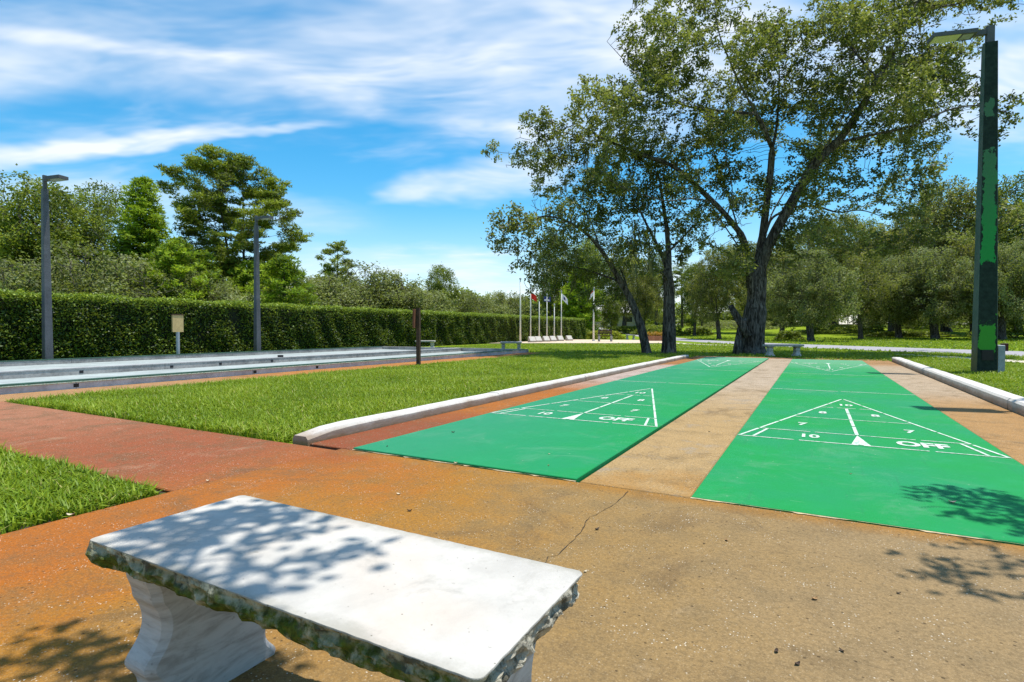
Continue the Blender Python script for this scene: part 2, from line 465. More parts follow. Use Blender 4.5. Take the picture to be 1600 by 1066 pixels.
def m_stone(name, base, moss_amt):
    m, t = material(name)
    g = t.n('ShaderNodeNewGeometry', out=None)
    p = t.n('ShaderNodeTexCoord', out=3)
    nz = t.n('ShaderNodeSeparateXYZ', {0: g.outputs[1]}, out=None)
    a = t.noise(p, 5.0, 7.0, 0.7, 0.3); b = t.noise(p, 55.0, 5.0, 0.7); c = t.noise(p, 14.0, 6.0, 0.7)
    col = t.mix(t.step(a, 0.35, 0.70), base, tuple(x * 0.80 for x in base))
    pk = t.noise(p, 2.4, 3.0, 0.5)
    col = t.mix(t.m('MULTIPLY', t.step(pk, 0.46, 0.66), 0.5), col, (0.56, 0.46, 0.37))
    col = t.mix(t.m('MULTIPLY', t.step(b, 0.64, 0.72), 0.6), col, (0.22, 0.20, 0.17))
    sp = t.n('ShaderNodeSeparateXYZ', {0: p}, out=None)
    edge = t.step(t.m('ADD', t.m('ABSOLUTE', sp.outputs[1]), t.m('MULTIPLY', t.m('SUBTRACT', c, 0.5), 0.10)), 0.165, 0.21)
    col = t.mix(t.m('MULTIPLY', edge, 0.45), col, (0.20, 0.19, 0.14))
    st = t.noise(p, 7.0, 8.0, 0.75, 0.6)
    col = t.mix(t.m('MULTIPLY', t.step(st, 0.54, 0.70), 0.38), col, (0.27, 0.255, 0.22))
    vp = t.n('ShaderNodeTexVoronoi', {'Vector': p, 'Scale': 60.0}, out=None)
    pore = t.m('MULTIPLY', t.step(vp.outputs[0], 0.13, 0.07), t.step(t.n('ShaderNodeSeparateColor', {0: vp.outputs[1]}, out=0), 0.72, 0.80))
    col = t.mix(t.m('MULTIPLY', pore, 0.7), col, (0.12, 0.10, 0.07))
    finish(t, col, 0.85, t.m('SUBTRACT', t.m('ADD', b, c), t.m('MULTIPLY', pore, 2.0)), 0.3, 0.003, 0.2)
    return m
M['stone'] = m_stone('cast_white_stone', (0.49, 0.465, 0.42), 0)
M['stone_grey'] = simple('weathered_grey_concrete', (0.34, 0.335, 0.33), 0.25, 9, 0.85)

def m_moss():
    m, t = material('mossy_rockface')
    p = t.n('ShaderNodeTexCoord', out=3)
    s = t.n('ShaderNodeSeparateXYZ', {0: p}, out=None)
    a = t.noise(p, 9.0, 7.0, 0.7, 0.5); b = t.noise(p, 60.0, 5.0, 0.7); c = t.noise(p, 26.0, 6.0, 0.65)
    low = t.step(t.m('ADD', s.outputs[2], t.m('MULTIPLY', t.m('SUBTRACT', a, 0.5), 0.12)), 0.408, 0.375)
    front = t.step(t.m('ADD', s.outputs[1], t.m('MULTIPLY', a, 0.05)), -0.10, -0.17)
    moss = t.m('MULTIPLY', t.m('MULTIPLY', low, front), t.step(c, 0.30, 0.55))
    col = t.mix(t.step(a, 0.35, 0.7), (0.50, 0.46, 0.36), (0.26, 0.24, 0.19))
    col = t.mix(t.m('MULTIPLY', front, 0.45), col, (0.36, 0.35, 0.20))
    col = t.mix(t.m('MULTIPLY', t.step(c, 0.46, 0.60), 0.85), col, (0.045, 0.045, 0.032))
    col = t.mix(moss, col, t.mix(t.step(b, 0.3, 0.7), (0.035, 0.050, 0.010), (0.12, 0.15, 0.020)))
    finish(t, col, 0.95, t.m('ADD', b, t.m('MULTIPLY', c, 1.5)), 0.7, 0.008, 0.1)
    return m
M['moss'] = m_moss()

def m_marble():
    m, t = material('streaked_leg_stone')
    p = t.n('ShaderNodeTexCoord', out=3)
    mp = t.n('ShaderNodeMapping', {'Vector': p, 'Rotation': (0.6, 0.2, 0.3), 'Scale': (1, 2, 9)})
    a = t.noise(mp, 3.2, 8.0, 0.7, 0.8); b = t.noise(p, 40.0, 5.0, 0.7)
    col = t.mix(t.step(a, 0.4, 0.66), (0.52, 0.51, 0.49), (0.34, 0.32, 0.295))
    col = t.mix(t.m('MULTIPLY', t.step(b, 0.62, 0.74), 0.5), col, (0.16, 0.13, 0.10))
    finish(t, col, 0.8, t.m('ADD', a, b), 0.2, 0.004, 0.2)
    return m
M['marble'] = m_marble()

def m_bark(name, dark, light):
    m, t = material(name)
    p = t.n('ShaderNodeTexCoord', out=3)
    mp = t.n('ShaderNodeMapping', {'Vector': p, 'Scale': (1, 1, 0.22)})
    a = t.noise(mp, 14.0, 7.0, 0.7, 0.4); b = t.noise(p, 1.6, 5.0, 0.6)
    col = t.mix(t.step(a, 0.38, 0.66), dark, light)
    col = t.mix(t.m('MULTIPLY', t.step(b, 0.52, 0.72), 0.5), col, (0.20, 0.19, 0.165))
    finish(t, col, 0.95, a, 1.0, 0.05, 0.1)
    return m
M['bark'] = m_bark('oak_bark', (0.026, 0.021, 0.017), (0.175, 0.155, 0.135))
M['bark2'] = m_bark('grey_bark', (0.035, 0.028, 0.022), (0.15, 0.125, 0.105))
M['oakleaf'] = leafmat('oak_leaves', [(0.0, (0.022, 0.034, 0.008)), (0.35, (0.092, 0.118, 0.034)), (0.68, (0.205, 0.230, 0.066)), (1.0, (0.36, 0.36, 0.095))], 0.42, 0.5, 0.32)
M['olive'] = leafmat('olive_oak_leaves', [(0.0, (0.045, 0.060, 0.018)), (0.5, (0.205, 0.235, 0.085)), (1.0, (0.37, 0.40, 0.165))], 0.40, 0.55, 0.25)
M['green'] = leafmat('mid_green_leaves', [(0.0, (0.022, 0.045, 0.008)), (0.5, (0.120, 0.180, 0.020)), (1.0, (0.30, 0.36, 0.042))], 0.42, 0.5, 0.3)
M['bright'] = leafmat('bright_needles', [(0.0, (0.035, 0.085, 0.006)), (0.5, (0.200, 0.330, 0.012)), (1.0, (0.42, 0.54, 0.025))], 0.40)
M['pine'] = leafmat('pine_needles', [(0.0, (0.022, 0.042, 0.010)), (0.5, (0.155, 0.215, 0.020)), (1.0, (0.37, 0.43, 0.035))], 0.38)
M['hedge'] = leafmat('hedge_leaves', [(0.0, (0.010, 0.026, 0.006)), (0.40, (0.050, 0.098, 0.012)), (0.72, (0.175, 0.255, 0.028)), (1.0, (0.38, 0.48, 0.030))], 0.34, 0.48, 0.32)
M['yellow'] = leafmat('yellow_green_leaves', [(0.0, (0.10, 0.12, 0.008)), (0.5, (0.25, 0.27, 0.012)), (1.0, (0.44, 0.40, 0.02))], 0.3)
M['flower'] = leafmat('orange_flowers', [(0.0, (0.10, 0.14, 0.02)), (0.5, (0.45, 0.16, 0.02)), (1.0, (0.60, 0.33, 0.03))], 0.3)
M['mossy'] = leafmat('yellowish_oak_leaves', [(0.0, (0.035, 0.045, 0.010)), (0.45, (0.145, 0.165, 0.036)), (0.75, (0.250, 0.250, 0.055)), (1.0, (0.38, 0.34, 0.070))], 0.42, 0.5, 0.3)
M['mosshang'] = leafmat('spanish_moss', [(0.0, (0.08, 0.085, 0.045)), (0.6, (0.17, 0.17, 0.095)), (1.0, (0.27, 0.235, 0.10))], 0.25, 0.9, 0.05)
M['grass'] = leafmat('grass_blades', [(0.0, (0.055, 0.110, 0.004)), (0.45, (0.175, 0.285, 0.008)), (0.85, (0.33, 0.43, 0.022)), (1.0, (0.46, 0.42, 0.12))], 0.38, 0.5, 0.3)
M['core'] = simple('hedge_twigs', (0.012, 0.016, 0.007), 0.4, 8, 0.95)
M['slate'] = simple('slate_grey_pole', (0.085, 0.090, 0.100), 0.25, 4, 0.6)
M['black'] = simple('black_metal', (0.018, 0.017, 0.020), 0.2, 8, 0.5)
M['grey_metal'] = simple('grey_metal', (0.30, 0.33, 0.36), 0.15, 8, 0.5)
M['lens'] = simple('lamp_lens', (0.50, 0.52, 0.20), 0.15, 20, 0.25)
M['tanboard'] = simple('tan_board', (0.50, 0.36, 0.16), 0.15, 8, 0.7)
M['brown'] = simple('brown_wood', (0.075, 0.045, 0.030), 0.35, 9, 0.85)
M['redbrown'] = simple('red_brown_board', (0.17, 0.065, 0.035), 0.25, 9, 0.8)
M['maroon'] = simple('maroon_panel', (0.055, 0.012, 0.014), 0.25, 9, 0.6)
M['pole_white'] = simple('flagpole_white', (0.70, 0.68, 0.62), 0.08, 6, 0.4)
M['lilac'] = simple('lilac_grey_wall', (0.52, 0.49, 0.52), 0.25, 2.5, 1.0, 0.15, 0.006, 0.05)
M['wallgrey'] = simple('grey_wall', (0.33, 0.31, 0.29), 0.4, 2.0, 1.0, 0.3, 0.01, 0.05)
M['teal'] = simple('pale_teal_floor', (0.31, 0.345, 0.335), 0.22, 1.2, 1.0, 0.15, 0.006, 0.02)
M['dkgreen'] = simple('dark_green_cap', (0.040, 0.095, 0.070), 0.3, 5, 0.8)
M['brick'] = simple('planter_brick', (0.33, 0.15, 0.085), 0.2, 4, 0.9)
M['roof'] = simple('pale_roof', (0.52, 0.50, 0.47), 0.1, 2, 0.8)
M['housewall'] = simple('house_wall', (0.42, 0.38, 0.32), 0.1, 2, 0.8)
M['glass'] = simple('dark_glass', (0.03, 0.035, 0.04), 0.1, 3, 0.15, 0.0)
M['carpaint'] = simple('silver_paint', (0.45, 0.46, 0.48), 0.05, 2, 0.3, 0.0)
M['deadleaf'] = simple('dry_leaf', (0.36, 0.22, 0.10), 0.35, 30, 0.8)
M['deaddark'] = simple('dark_dry_leaf', (0.07, 0.045, 0.03), 0.4, 30, 0.8)
M['paleleaf'] = simple('pale_dry_leaf', (0.62, 0.52, 0.36), 0.2, 30, 0.8)
M['flagred'] = simple('red_cloth', (0.60, 0.025, 0.02), 0.15, 6, 0.8)
M['flagblue'] = simple('blue_cloth', (0.03, 0.05, 0.20), 0.15, 6, 0.8)
M['flagwhite'] = simple('white_cloth', (0.75, 0.75, 0.78), 0.08, 6, 0.8)

def m_peel(name):
    m, t = material(name)
    p = t.n('ShaderNodeTexCoord', out=3)
    s = t.n('ShaderNodeSeparateXYZ', {0: p}, out=None)
    a = t.noise(p, 3.2, 5.0, 0.6, 0.2); b = t.noise(p, 12.0, 6.0, 0.7)
    wob = t.m('ADD', t.m('MULTIPLY', t.m('SUBTRACT', a, 0.5), 1.3), t.m('MULTIPLY', t.m('SUBTRACT', b, 0.5), 0.5))
    z = t.m('ADD', s.outputs[2], wob)
    x = t.m('ADD', s.outputs[0], t.m('MULTIPLY', wob, 0.22))
    def win(z0, z1, x0, x1):
        f = t.m('MULTIPLY', t.step(z, z0, z0 + .02), t.step(z, z1, z1 - .02))
        return t.m('MULTIPLY', f, t.m('MULTIPLY', t.step(x, x0, x0 + .008), t.step(x, x1, x1 - .008)))
    front = t.step(t.m('ADD', s.outputs[1], t.m('SUBTRACT', 0.18, t.m('MULTIPLY', s.outputs[2], 0.01036))), 0.012, 0.008)
    base = t.mix(t.step(b, 0.3, 0.7), (0.010, 0.020, 0.016), (0.024, 0.042, 0.034))
    side = t.mix(t.step(a, 0.35, 0.65), (0.060, 0.105, 0.085), (0.105, 0.135, 0.115))
    side = t.mix(t.step(z, 1.0, 0.3), side, (0.13, 0.115, 0.06))
    f1 = win(0.42, 1.12, -0.15, 0.13); f2 = win(2.30, 4.75, -0.13, 0.105); f3 = win(5.35, 5.85, -0.085, 0.06)
    col = t.mix(f1, base, (0.055, 0.285, 0.035)); col = t.mix(f2, col, t.mix(t.step(z, 2.4, 4.7), (0.022, 0.26, 0.060), (0.055, 0.17, 0.085))); col = t.mix(f3, col, (0.060, 0.15, 0.085))
    col = t.mix(front, side, col)
    finish(t, col, 0.6, t.m('ADD', t.m('ADD', f1, f2), t.m('MULTIPLY', b, 0.3)), 0.35, 0.006, 0.12)
    return m
M['peel'] = m_peel('peeling_green_paint')

# ------------------------------------------------------------------ ground, slabs, road
def build_ground():
    xs = np.unique(np.concatenate([np.linspace(-600, -120, 9), np.linspace(-120, 120, 97), np.linspace(120, 600, 9)]))
    ys = np.unique(np.concatenate([np.linspace(-300, -20, 8), np.linspace(-20, 160, 73), np.linspace(160, 700, 10)]))
    V = [(x, y, ground_z(x, y)) for y in ys for x in xs]
    n = len(xs)
    F = [(j * n + i, j * n + i + 1, (j + 1) * n + i + 1, (j + 1) * n + i) for j in range(len(ys) - 1) for i in range(n - 1)]
    tag(mesh('lawn_ground', V, F, M['lawn'], smooth=True), kind='structure')
build_ground()

def slab(name, x0, x1, y0, y1, mat, z1=0.0, z0=-0.12, b=0.006):
    return tag(MB().bbox(x0, x1, y0, y1, z0, z1, b).build(name, mat), kind='structure')

# bed under the joints, then the poured pieces with open joints between them
tag(MB().box(-3.52, 1.92, -6, 19.9, -0.14, -0.022).build('joint_bed', M['soil']), kind='structure')
apron = slab('concrete_apron', -3.16, 9.0, -7.0, 3.050, M['apron'])
slab('walkway', -30.0, -3.168, 1.79, 3.00, M['path'], -0.004)
slab('left_margin_pavement', -3.52, -3.058, 3.062, 18.92, M['left'])
slab('divider_pavement', -1.222, -0.5795, 3.060, 18.92, M['middle'])
slab('right_margin_pavement', 1.2395, 1.93, 3.060, 18.92, M['right'])
slab('far_pavement', -3.52, 1.93, 18.93, 19.85, M['right'])
slab('near_corner_pavement', 1.94, 9.0, 3.060, 5.2, M['right'])

def ribbon(name, A, B, mat, dz, kind='structure', parent=None):
    V, F = [], []
    for a, b in zip(A, B):
        for k in range(4):
            t = k / 3
            x, y = a[0] + (b[0] - a[0]) * t, a[1] + (b[1] - a[1]) * t
            V.append((x, y, ground_z(x, y) + dz))
    for i in range(len(A) - 1):
        for k in range(3):
            F.append((4 * i + k, 4 * i + k + 1, 4 * i + k + 5, 4 * i + k + 4))
    o = mesh(name, V, F, mat, parent, True)
    return tag(o, kind=kind)

def resample(P, n):
    P = np.array(P, float)
    d = np.concatenate([[0], np.cumsum(np.linalg.norm(np.diff(P, axis=0), axis=1))])
    s = np.linspace(0, d[-1], n)
    Q = np.stack([np.interp(s, d, P[:, k]) for k in range(P.shape[1])], 1)
    for _ in range(3):
        Q[1:-1] = 0.25 * Q[:-2] + 0.5 * Q[1:-1] + 0.25 * Q[2:]
    return Q
near_e = [(-40, 100), (-25, 73), (-15, 55), (-10.1, 46.9), (-5.7, 39.4), (-2.1, 33.4), (0.2, 30.9), (4.6, 27.3), (6.3, 25.2), (12, 19.5), (25, 6), (48, -20)]
far_e = [(-46, 112), (-30, 86), (-19, 68), (-13.2, 58), (-7.5, 49), (-2.7, 41.0), (0.3, 38.2), (5.5, 32.8), (7.8, 31.0), (14.5, 24.5), (29, 10), (53, -16)]
ribbon('road', resample(near_e, 60), resample(far_e, 60), M['asphalt'], 0.012)
sw = resample([(2.7, 25.1), (3.9, 23.1), (5.3, 20.9), (8.6, 15.6), (14, 7.5), (24, -6)], 30)
wd = np.clip(np.linspace(0.1, 6.0, 30), 0, 0.55)
tg = np.gradient(sw, axis=0); nr = np.stack([-tg[:, 1], tg[:, 0]], 1); nr /= np.linalg.norm(nr, axis=1)[:, None]
ribbon('sidewalk', sw - nr * wd[:, None], sw + nr * wd[:, None], M['walk'], 0.02)
sw2 = resample([(-9.2, 39.4), (-6.9, 35.9), (-4.8, 34.1), (-3.2, 32.6)], 12)
tg = np.gradient(sw2, axis=0); nr = np.stack([-tg[:, 1], tg[:, 0]], 1); nr /= np.linalg.norm(nr, axis=1)[:, None]
ribbon('footpath', sw2 - nr * 0.5, sw2 + nr * 0.5, M['walk'], 0.02)
pz = [at(796, 536.9), at(1040, 536.9), at(1046, 532), at(905, 530.2)]
pz = [(-18.55, pz[0].y - 0.6), tuple(pz[0])[:2], tuple(pz[1])[:2], tuple(pz[2])[:2], (-14.5, 45.5), (-18.55, 45.5)]
V = [(x, y, -0.12) for x, y in pz] + [(x, y, 0.03) for x, y in pz]
n_ = len(pz)
tag(mesh('plaza', V, [tuple(range(n_, 2 * n_))] + [(i, (i + 1) % n_, n_ + (i + 1) % n_, n_ + i) for i in range(n_)], M['plaza']), kind='structure')

# hairline crack running over the apron towards the court corner
cp = [at(845, 889), at(858, 872), at(872, 866), at(888, 851), at(902, 838), at(912, 822), at(918, 811), at(935, 802), at(953, 793), at(966, 782), at(978, 770), at(984, 766)]
random.seed(3)
pts = []
for a, b in zip(cp[:-1], cp[1:]):
    for k in range(3):
        q = a.lerp(b, k / 3); q += Vector((random.uniform(-.008, .008), random.uniform(-.008, .008), 0)); pts.append(q)
V, F = [], []
for i, q in enumerate(pts):
    wdt = random.uniform(0.0006, 0.0022)
    V += [(q.x - wdt, q.y, 0.0025), (q.x + wdt, q.y, 0.0025)]
    if i: F.append((2 * i - 2, 2 * i - 1, 2 * i + 1, 2 * i))
mesh('crack', V, F, M['soil'], apron)

# ------------------------------------------------------------------ shuffleboard courts
def text_mesh(s, size, sx, sy, off):
    cu = bpy.data.curves.new('text', 'FONT'); cu.body = s; cu.size = size; cu.align_x = 'CENTER'; cu.align_y = 'CENTER'; cu.offset = off
    cu.resolution_u = 4
    o = bpy.data.objects.new('text', cu); COL.objects.link(o)
    dg = bpy.context.evaluated_depsgraph_get()
    me = bpy.data.meshes.new_from_object(o.evaluated_get(dg))
    bpy.data.objects.remove(o)
    for v in me.vertices:
        v.co.x *= sx; v.co.y *= sy
    me.materials.clear(); me.materials.append(M['line'])
    return me
TXT = {s: text_mesh(s, 0.24, 0.80 if s == 'OFF' else 0.66, 1.1 if s == 'OFF' else 0.9, 0.010 if s == 'OFF' else 0.007) for s in ('10', '8', '7', 'OFF')}

def court(xc, label, ztop):
    half = 0.905
    root = empty('shuffleboard_court', (xc, 3.06, 0))
    tag(root, label, 'court', 'shuffleboard courts')
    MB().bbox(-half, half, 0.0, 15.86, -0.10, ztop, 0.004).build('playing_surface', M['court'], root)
    zt = ztop + 0.003
    def seg(p, q, wd, gaps=()):
        p, q = Vector(p + (0,)), Vector(q + (0,))
        d = q - p; L = d.length; d /= L; nrm = Vector((-d.y, d.x, 0)) * wd / 2
        cuts = [0.0] + [g for gg in gaps for g in (gg * L - 0.018, gg * L + 0.018)] + [L]
        for a, b in zip(cuts[0::2], cuts[1::2]):
            A, B = p + d * a, p + d * b
            mesh('line', [(A - nrm) + Vector((0, 0, zt)), (A + nrm) + Vector((0, 0, zt)), (B + nrm) + Vector((0, 0, zt)), (B - nrm) + Vector((0, 0, zt))], [(3, 2, 1, 0)], M['line'], root)
    def word(s, x, y, flip):
        o = bpy.data.objects.new('numeral' if s[0].isdigit() else 'lettering', TXT[s]); o.location = (x, y, zt + 0.0005)
        o.rotation_euler = (0, 0, math.pi if flip else 0)
        link(o, root)
    for flip in (False, True):
        Y = (lambda y: 15.86 - (y - 3.06)) if flip else (lambda y: y - 3.06)
        sg = -1 if flip else 1
        hw = lambda y: half * (8.26 - y) / (8.26 - 5.05)
        seg((-half + .01, Y(5.05)), (half - .01, Y(5.05)), 0.020, (0.25, 0.5, 0.75))
        seg((-hw(5.51) + .02, Y(5.51)), (hw(5.51) - .02, Y(5.51)), 0.017, (0.28, 0.5, 0.78))
        seg((-hw(6.42) + .03, Y(6.42)), (hw(6.42) - .03, Y(6.42)), 0.016, (0.5,))
        seg((-hw(7.34) + .02, Y(7.34)), (hw(7.34) - .02, Y(7.34)), 0.018, (0.27, 0.73))
        for s in (-1, 1):
            seg((s * (half - .02), Y(5.05)), (s * 0.015, Y(8.26)), 0.022, (0.14, 0.30, 0.47, 0.64, 0.82))
            seg((s * (half - .13), Y(5.07)), (s * (half - .21), Y(5.49)), 0.022)
        seg((0, Y(5.53)), (0, Y(7.30)), 0.028, (0.26, 0.50, 0.76))
        mesh('separation_triangle', [(-0.065, Y(5.06), zt), (0.065, Y(5.06), zt), (0, Y(5.50), zt)], [(2, 1, 0) if flip else (0, 1, 2)], M['line'], root)
        word('10', 0, Y(7.64), flip)
        for s in (-1, 1):
            word('8', s * 0.24, Y(6.85), flip); word('7', s * 0.42, Y(5.93), flip)
        word('10', -sg * 0.36, Y(5.28), flip); word('OFF', sg * 0.42, Y(5.28), flip)
    rn = random.Random(int(xc * 10)); Vc, Fc = [], []
    for i in range(61):
        x = -half + 2 * half * i / 60; d = rn.uniform(.001, .006) + (.016 * max(0, math.sin(i * .37 + xc)) if i % 17 else .02)
        Vc += [(x, -.0005, .0035), (x, -d, .0035)]
        if i: Fc.append((2 * i - 2, 2 * i - 1, 2 * i + 1, 2 * i))
    mesh('chipped_edge', Vc, Fc, M['chip'], root)
    for y in (9.30, 12.75):
        seg((-half + .01, y - 3.06), (half - .01, y - 3.06), 0.024, (0.5,))
    return root
court(-2.145, 'green shuffleboard court on the left, between the long white kerb and the concrete divider', 0.016)
court(0.330, 'green shuffleboard court on the right, with leaf shadow on its near corner', 0.006)
# rough dark edge of the raised left court
random.seed(5)

# ------------------------------------------------------------------ kerbs
def kerb(name, x0, x1, y0, y1, label, cuts, h=0.095):
    root = empty(name, ((x0 + x1) / 2, y0, 0)); tag(root, label, 'kerb', 'kerbs beside the shuffleboard courts')
    ys = [y0] + cuts + [y1]
    for a, b in zip(ys[:-1], ys[1:]):
        n = max(2, int((b - a) / 0.25)); V = []; F = []
        for i in range(n + 1):
            y = a + 0.006 + (b - a - 0.012) * i / n
            j = random.uniform(-.004, .004); k = random.uniform(-.003, .003)
            hh = h
            if name == 'kerb' and a == y0 and x0 < 0 and i < 2:
                hh = h * (0.55 + 0.35 * i)
            prof = [(x0 + j, -0.1), (x0 + j, hh - 0.025), (x0 + 0.022 + j, hh + k), (x1 - 0.022 + j, hh + k), (x1 + j, hh - 0.025), (x1 + j, -0.1)]
            V += [(px_ - (x0 + x1) / 2, y - y0, pz_) for px_, pz_ in prof]
        for i in range(n):
            for k in range(5):
                a0 = i * 6 + k; F.append((a0, a0 + 6, a0 + 7, a0 + 1))
        F += [tuple(range(6)), tuple(n * 6 + 5 - k for k in range(6))]
        mesh('kerb_segment', V, F, M['kerb'], root)
    return root
kerb('kerb', -3.705, -3.53, 3.04, 18.3, 'long white painted kerb between the lawn and the left green court', [6.1, 9.15, 12.2, 15.3, 16.2, 16.9, 17.5])
kerb('kerb', 1.94, 2.145, 5.2, 18.9, 'white painted kerb beside the right green court, below the peeling lamp post', [8.2, 11.3, 13.1, 16.0], 0.13)

# ------------------------------------------------------------------ bocce courts behind the lawn
def bocce():
    root = empty('bocce_court', (-13.8, 6.0, 0)); tag(root, 'low grey walled bocce court running along the clipped hedge', 'court')
    def P(name, x0, x1, y0, y1, z0, z1, mat):
        return MB().box(x0 + 13.8, x1 + 13.8, y0 - 6, y1 - 6, z0, z1).build(name, mat, root)
    P('floor', -13.10, -10.02, -8, 19.4, -0.08, -0.01, M['teal'])
    P('floor', -17.45, -13.28, -8, 19.4, -0.08, 0.0, M['teal'])
    for x0, x1, mat in ((-10.12, -9.985, M['lilac']), (-13.29, -13.09, M['wallgrey']), (-17.62, -17.46, M['wallgrey'])):
        ys = list(np.arange(-8, 19.5, 3.05)) + [19.4]
        for a, b in zip(ys[:-1], ys[1:]):
            P('wall_panel', x0, x1, a + .004, b - .004, -0.1, 0.11, mat)
        c = P('wall_cap', x0 - 0.012, x1 + 0.008, -8, 19.4, 0.1105, 0.132, M['dkgreen'] if x0 != -13.29 else M['stone_grey'])
    P('edge_strip', -9.982, -9.965, -8, 19.4, 0.098, 0.1095, M['line'])
    P('end_wall', -17.62, -9.985, 19.41, 19.55, -0.1, 0.13, M['wallgrey'])
    for y, x in ((4.2, -9.984), (7.3, -9.984), (8.9, -9.984), (5.6, -13.088), (7.4, -13.088), (8.6, -13.088), (10.1, -13.088)):
        P('drain_hole', x, x + 0.004, y - .035, y + .035, 0.02, 0.075, M['black'])
    P('ball_stop', -13.24, -13.12, 10.4, 10.5, 0.132, 0.19, M['black'])
bocce()
slab('bocce_edge_pavement', -9.96, -9.02, -8, 19.5, M['bstrip'], -0.002)

# ------------------------------------------------------------------ benches
def rockface_slab(L, W, z0, z1):
    """flat top, hewn rim: shallow chiselled ledges that run slantwise round the edge"""
    per = []
    rc = 0.016
    def arc(cx, cy, a0):
        for k in range(6):
            a = a0 + math.pi / 2 * k / 5
            per.append((cx + rc * math.cos(a), cy + rc * math.sin(a), math.cos(a), math.sin(a)))
    nL, nW = 190, 70
    hx, hy = L / 2 - rc, W / 2 - rc
    for i in range(nL): per.append((-hx + 2 * hx * i / nL, -W / 2, 0, -1))
    arc(hx, -hy, -math.pi / 2)
    for i in range(1, nW): per.append((L / 2, -hy + 2 * hy * i / nW, 1, 0))
    arc(hx, hy, 0)
    for i in range(1, nL): per.append((hx - 2 * hx * i / nL, W / 2, 0, 1))
    arc(-hx, hy, math.pi / 2)
    for i in range(1, nW): per.append((-L / 2, hy - 2 * hy * i / nW, -1, 0))
    arc(-hx, -hy, math.pi)
    n = len(per)
    rows = 13
    lay = []
    for k in range(rows):
        t = k / (rows - 1)
        row = []
        for i, (x, y, nx, ny) in enumerate(per):
            zb = z1 - (z1 - z0) * t
            q = Vector((x * 15, y * 15, zb * 34))
            ledge = noise.ridged_multi_fractal(q, 1.0, 2.1, 3, 0.9, 2.0) * 0.013 - 0.016
            lump = noise.noise(Vector((x * 9 + 3, y * 9, zb * 14))) * 0.014
            grit = noise.noise(Vector((x * 70, y * 70, zb * 70))) * 0.0022
            env = min(1.0, t * 5)
            d = (ledge + lump + grit + 0.003) * env - 0.034 * max(0, t - .62) ** 1.6 * 4.0
            if k == 0: d = noise.noise(Vector((x * 40, y * 40, 0))) * 0.0015
            row.append((x + nx * d, y + ny * d, zb))
        lay.append(row)
    V = [p for r in lay for p in r]
    F = []
    for k in range(rows - 1):
        for i in range(n):
            j = (i + 1) % n
            F.append((k * n + i, (k + 1) * n + i, (k + 1) * n + j, k * n + j))
    F.append(tuple((rows - 1) * n + n - 1 - i for i in range(n)))
    return V, F, lay[0]

def scroll_leg(hw_prof, thick, curls=True):
    """plate in the y-z plane with a scrolled outline, thickness along x, softened rim"""
    V, F = [], []
    m = len(hw_prof)
    xs = [(-thick / 2, 0.82), (-thick / 2 * 0.72, 1.0), (thick / 2 * 0.72, 1.0), (thick / 2, 0.82)]
    for x, s in xs:
        for z, hw in hw_prof:
            V.append((x, -(hw - 0.02) - 0.02 * (s if s == 1 else 0.1), z))
        for z, hw in reversed(hw_prof):
            V.append((x, (hw - 0.02) + 0.02 * (s if s == 1 else 0.1), z))
    n = 2 * m
    for a in range(3):
        for i in range(n):
            j = (i + 1) % n
            F.append((a * n + i, (a + 1) * n + i, (a + 1) * n + j, a * n + j))
    for i in range(m - 1):
        a, b, c, d = i, i + 1, n - 2 - i, n - 1 - i
        F.append((a, b, c, d)); F.append((3 * n + d, 3 * n + c, 3 * n + b, 3 * n + a))
    return V, F
LEG = []
for i in range(41):
    z = 0.345 * i / 40
    t = i / 40
    hwv = 0.165 * (1 - sstep(0.0, 0.16, t)) + 0.0
    hwv = 0.142 + 0.036 * math.exp(-((t - 0.0) / 0.10) ** 2) + 0.030 * math.exp(-((t - 0.36) / 0.10) ** 2) - 0.010 * math.exp(-((t - 0.62) / 0.12) ** 2) + 0.025 * math.exp(-((t - 1.0) / 0.16) ** 2) + 0.006 * math.exp(-((t - 0.80) / 0.05) ** 2)
    LEG.append((z, hwv))

def big_bench():
    root = empty('stone_bench', (-0.960, 0.855, 0)); tag(root, 'large white stone bench in the foreground, dappled with leaf shade, mossy rough edges', 'bench', 'stone benches')
    V, F, top = rockface_slab(1.10, 0.405, 0.345, 0.410)
    sl = mesh('seat_slab', V, F, M['moss'], root)
    # smooth cast top face, let in a hair above the hewn rim
    me_v = [(x * 0.9985, y * 0.996, 0.4112) for x, y, z in top]
    n = len(top)
    mesh('seat_top', me_v + [(x * 1.0, y * 1.0, 0.4085) for x, y, z in top], [tuple(range(n))] + [((i + 1) % n, i, n + i, n + (i + 1) % n) for i in range(n)], M['stone'], sl)
    V, F = scroll_leg(LEG, 0.115)
    for x in (-0.415, 0.415):
        o = mesh('leg', V, F, M['marble'], root, False, loc=(x, 0, 0))
    return root
big_bench()

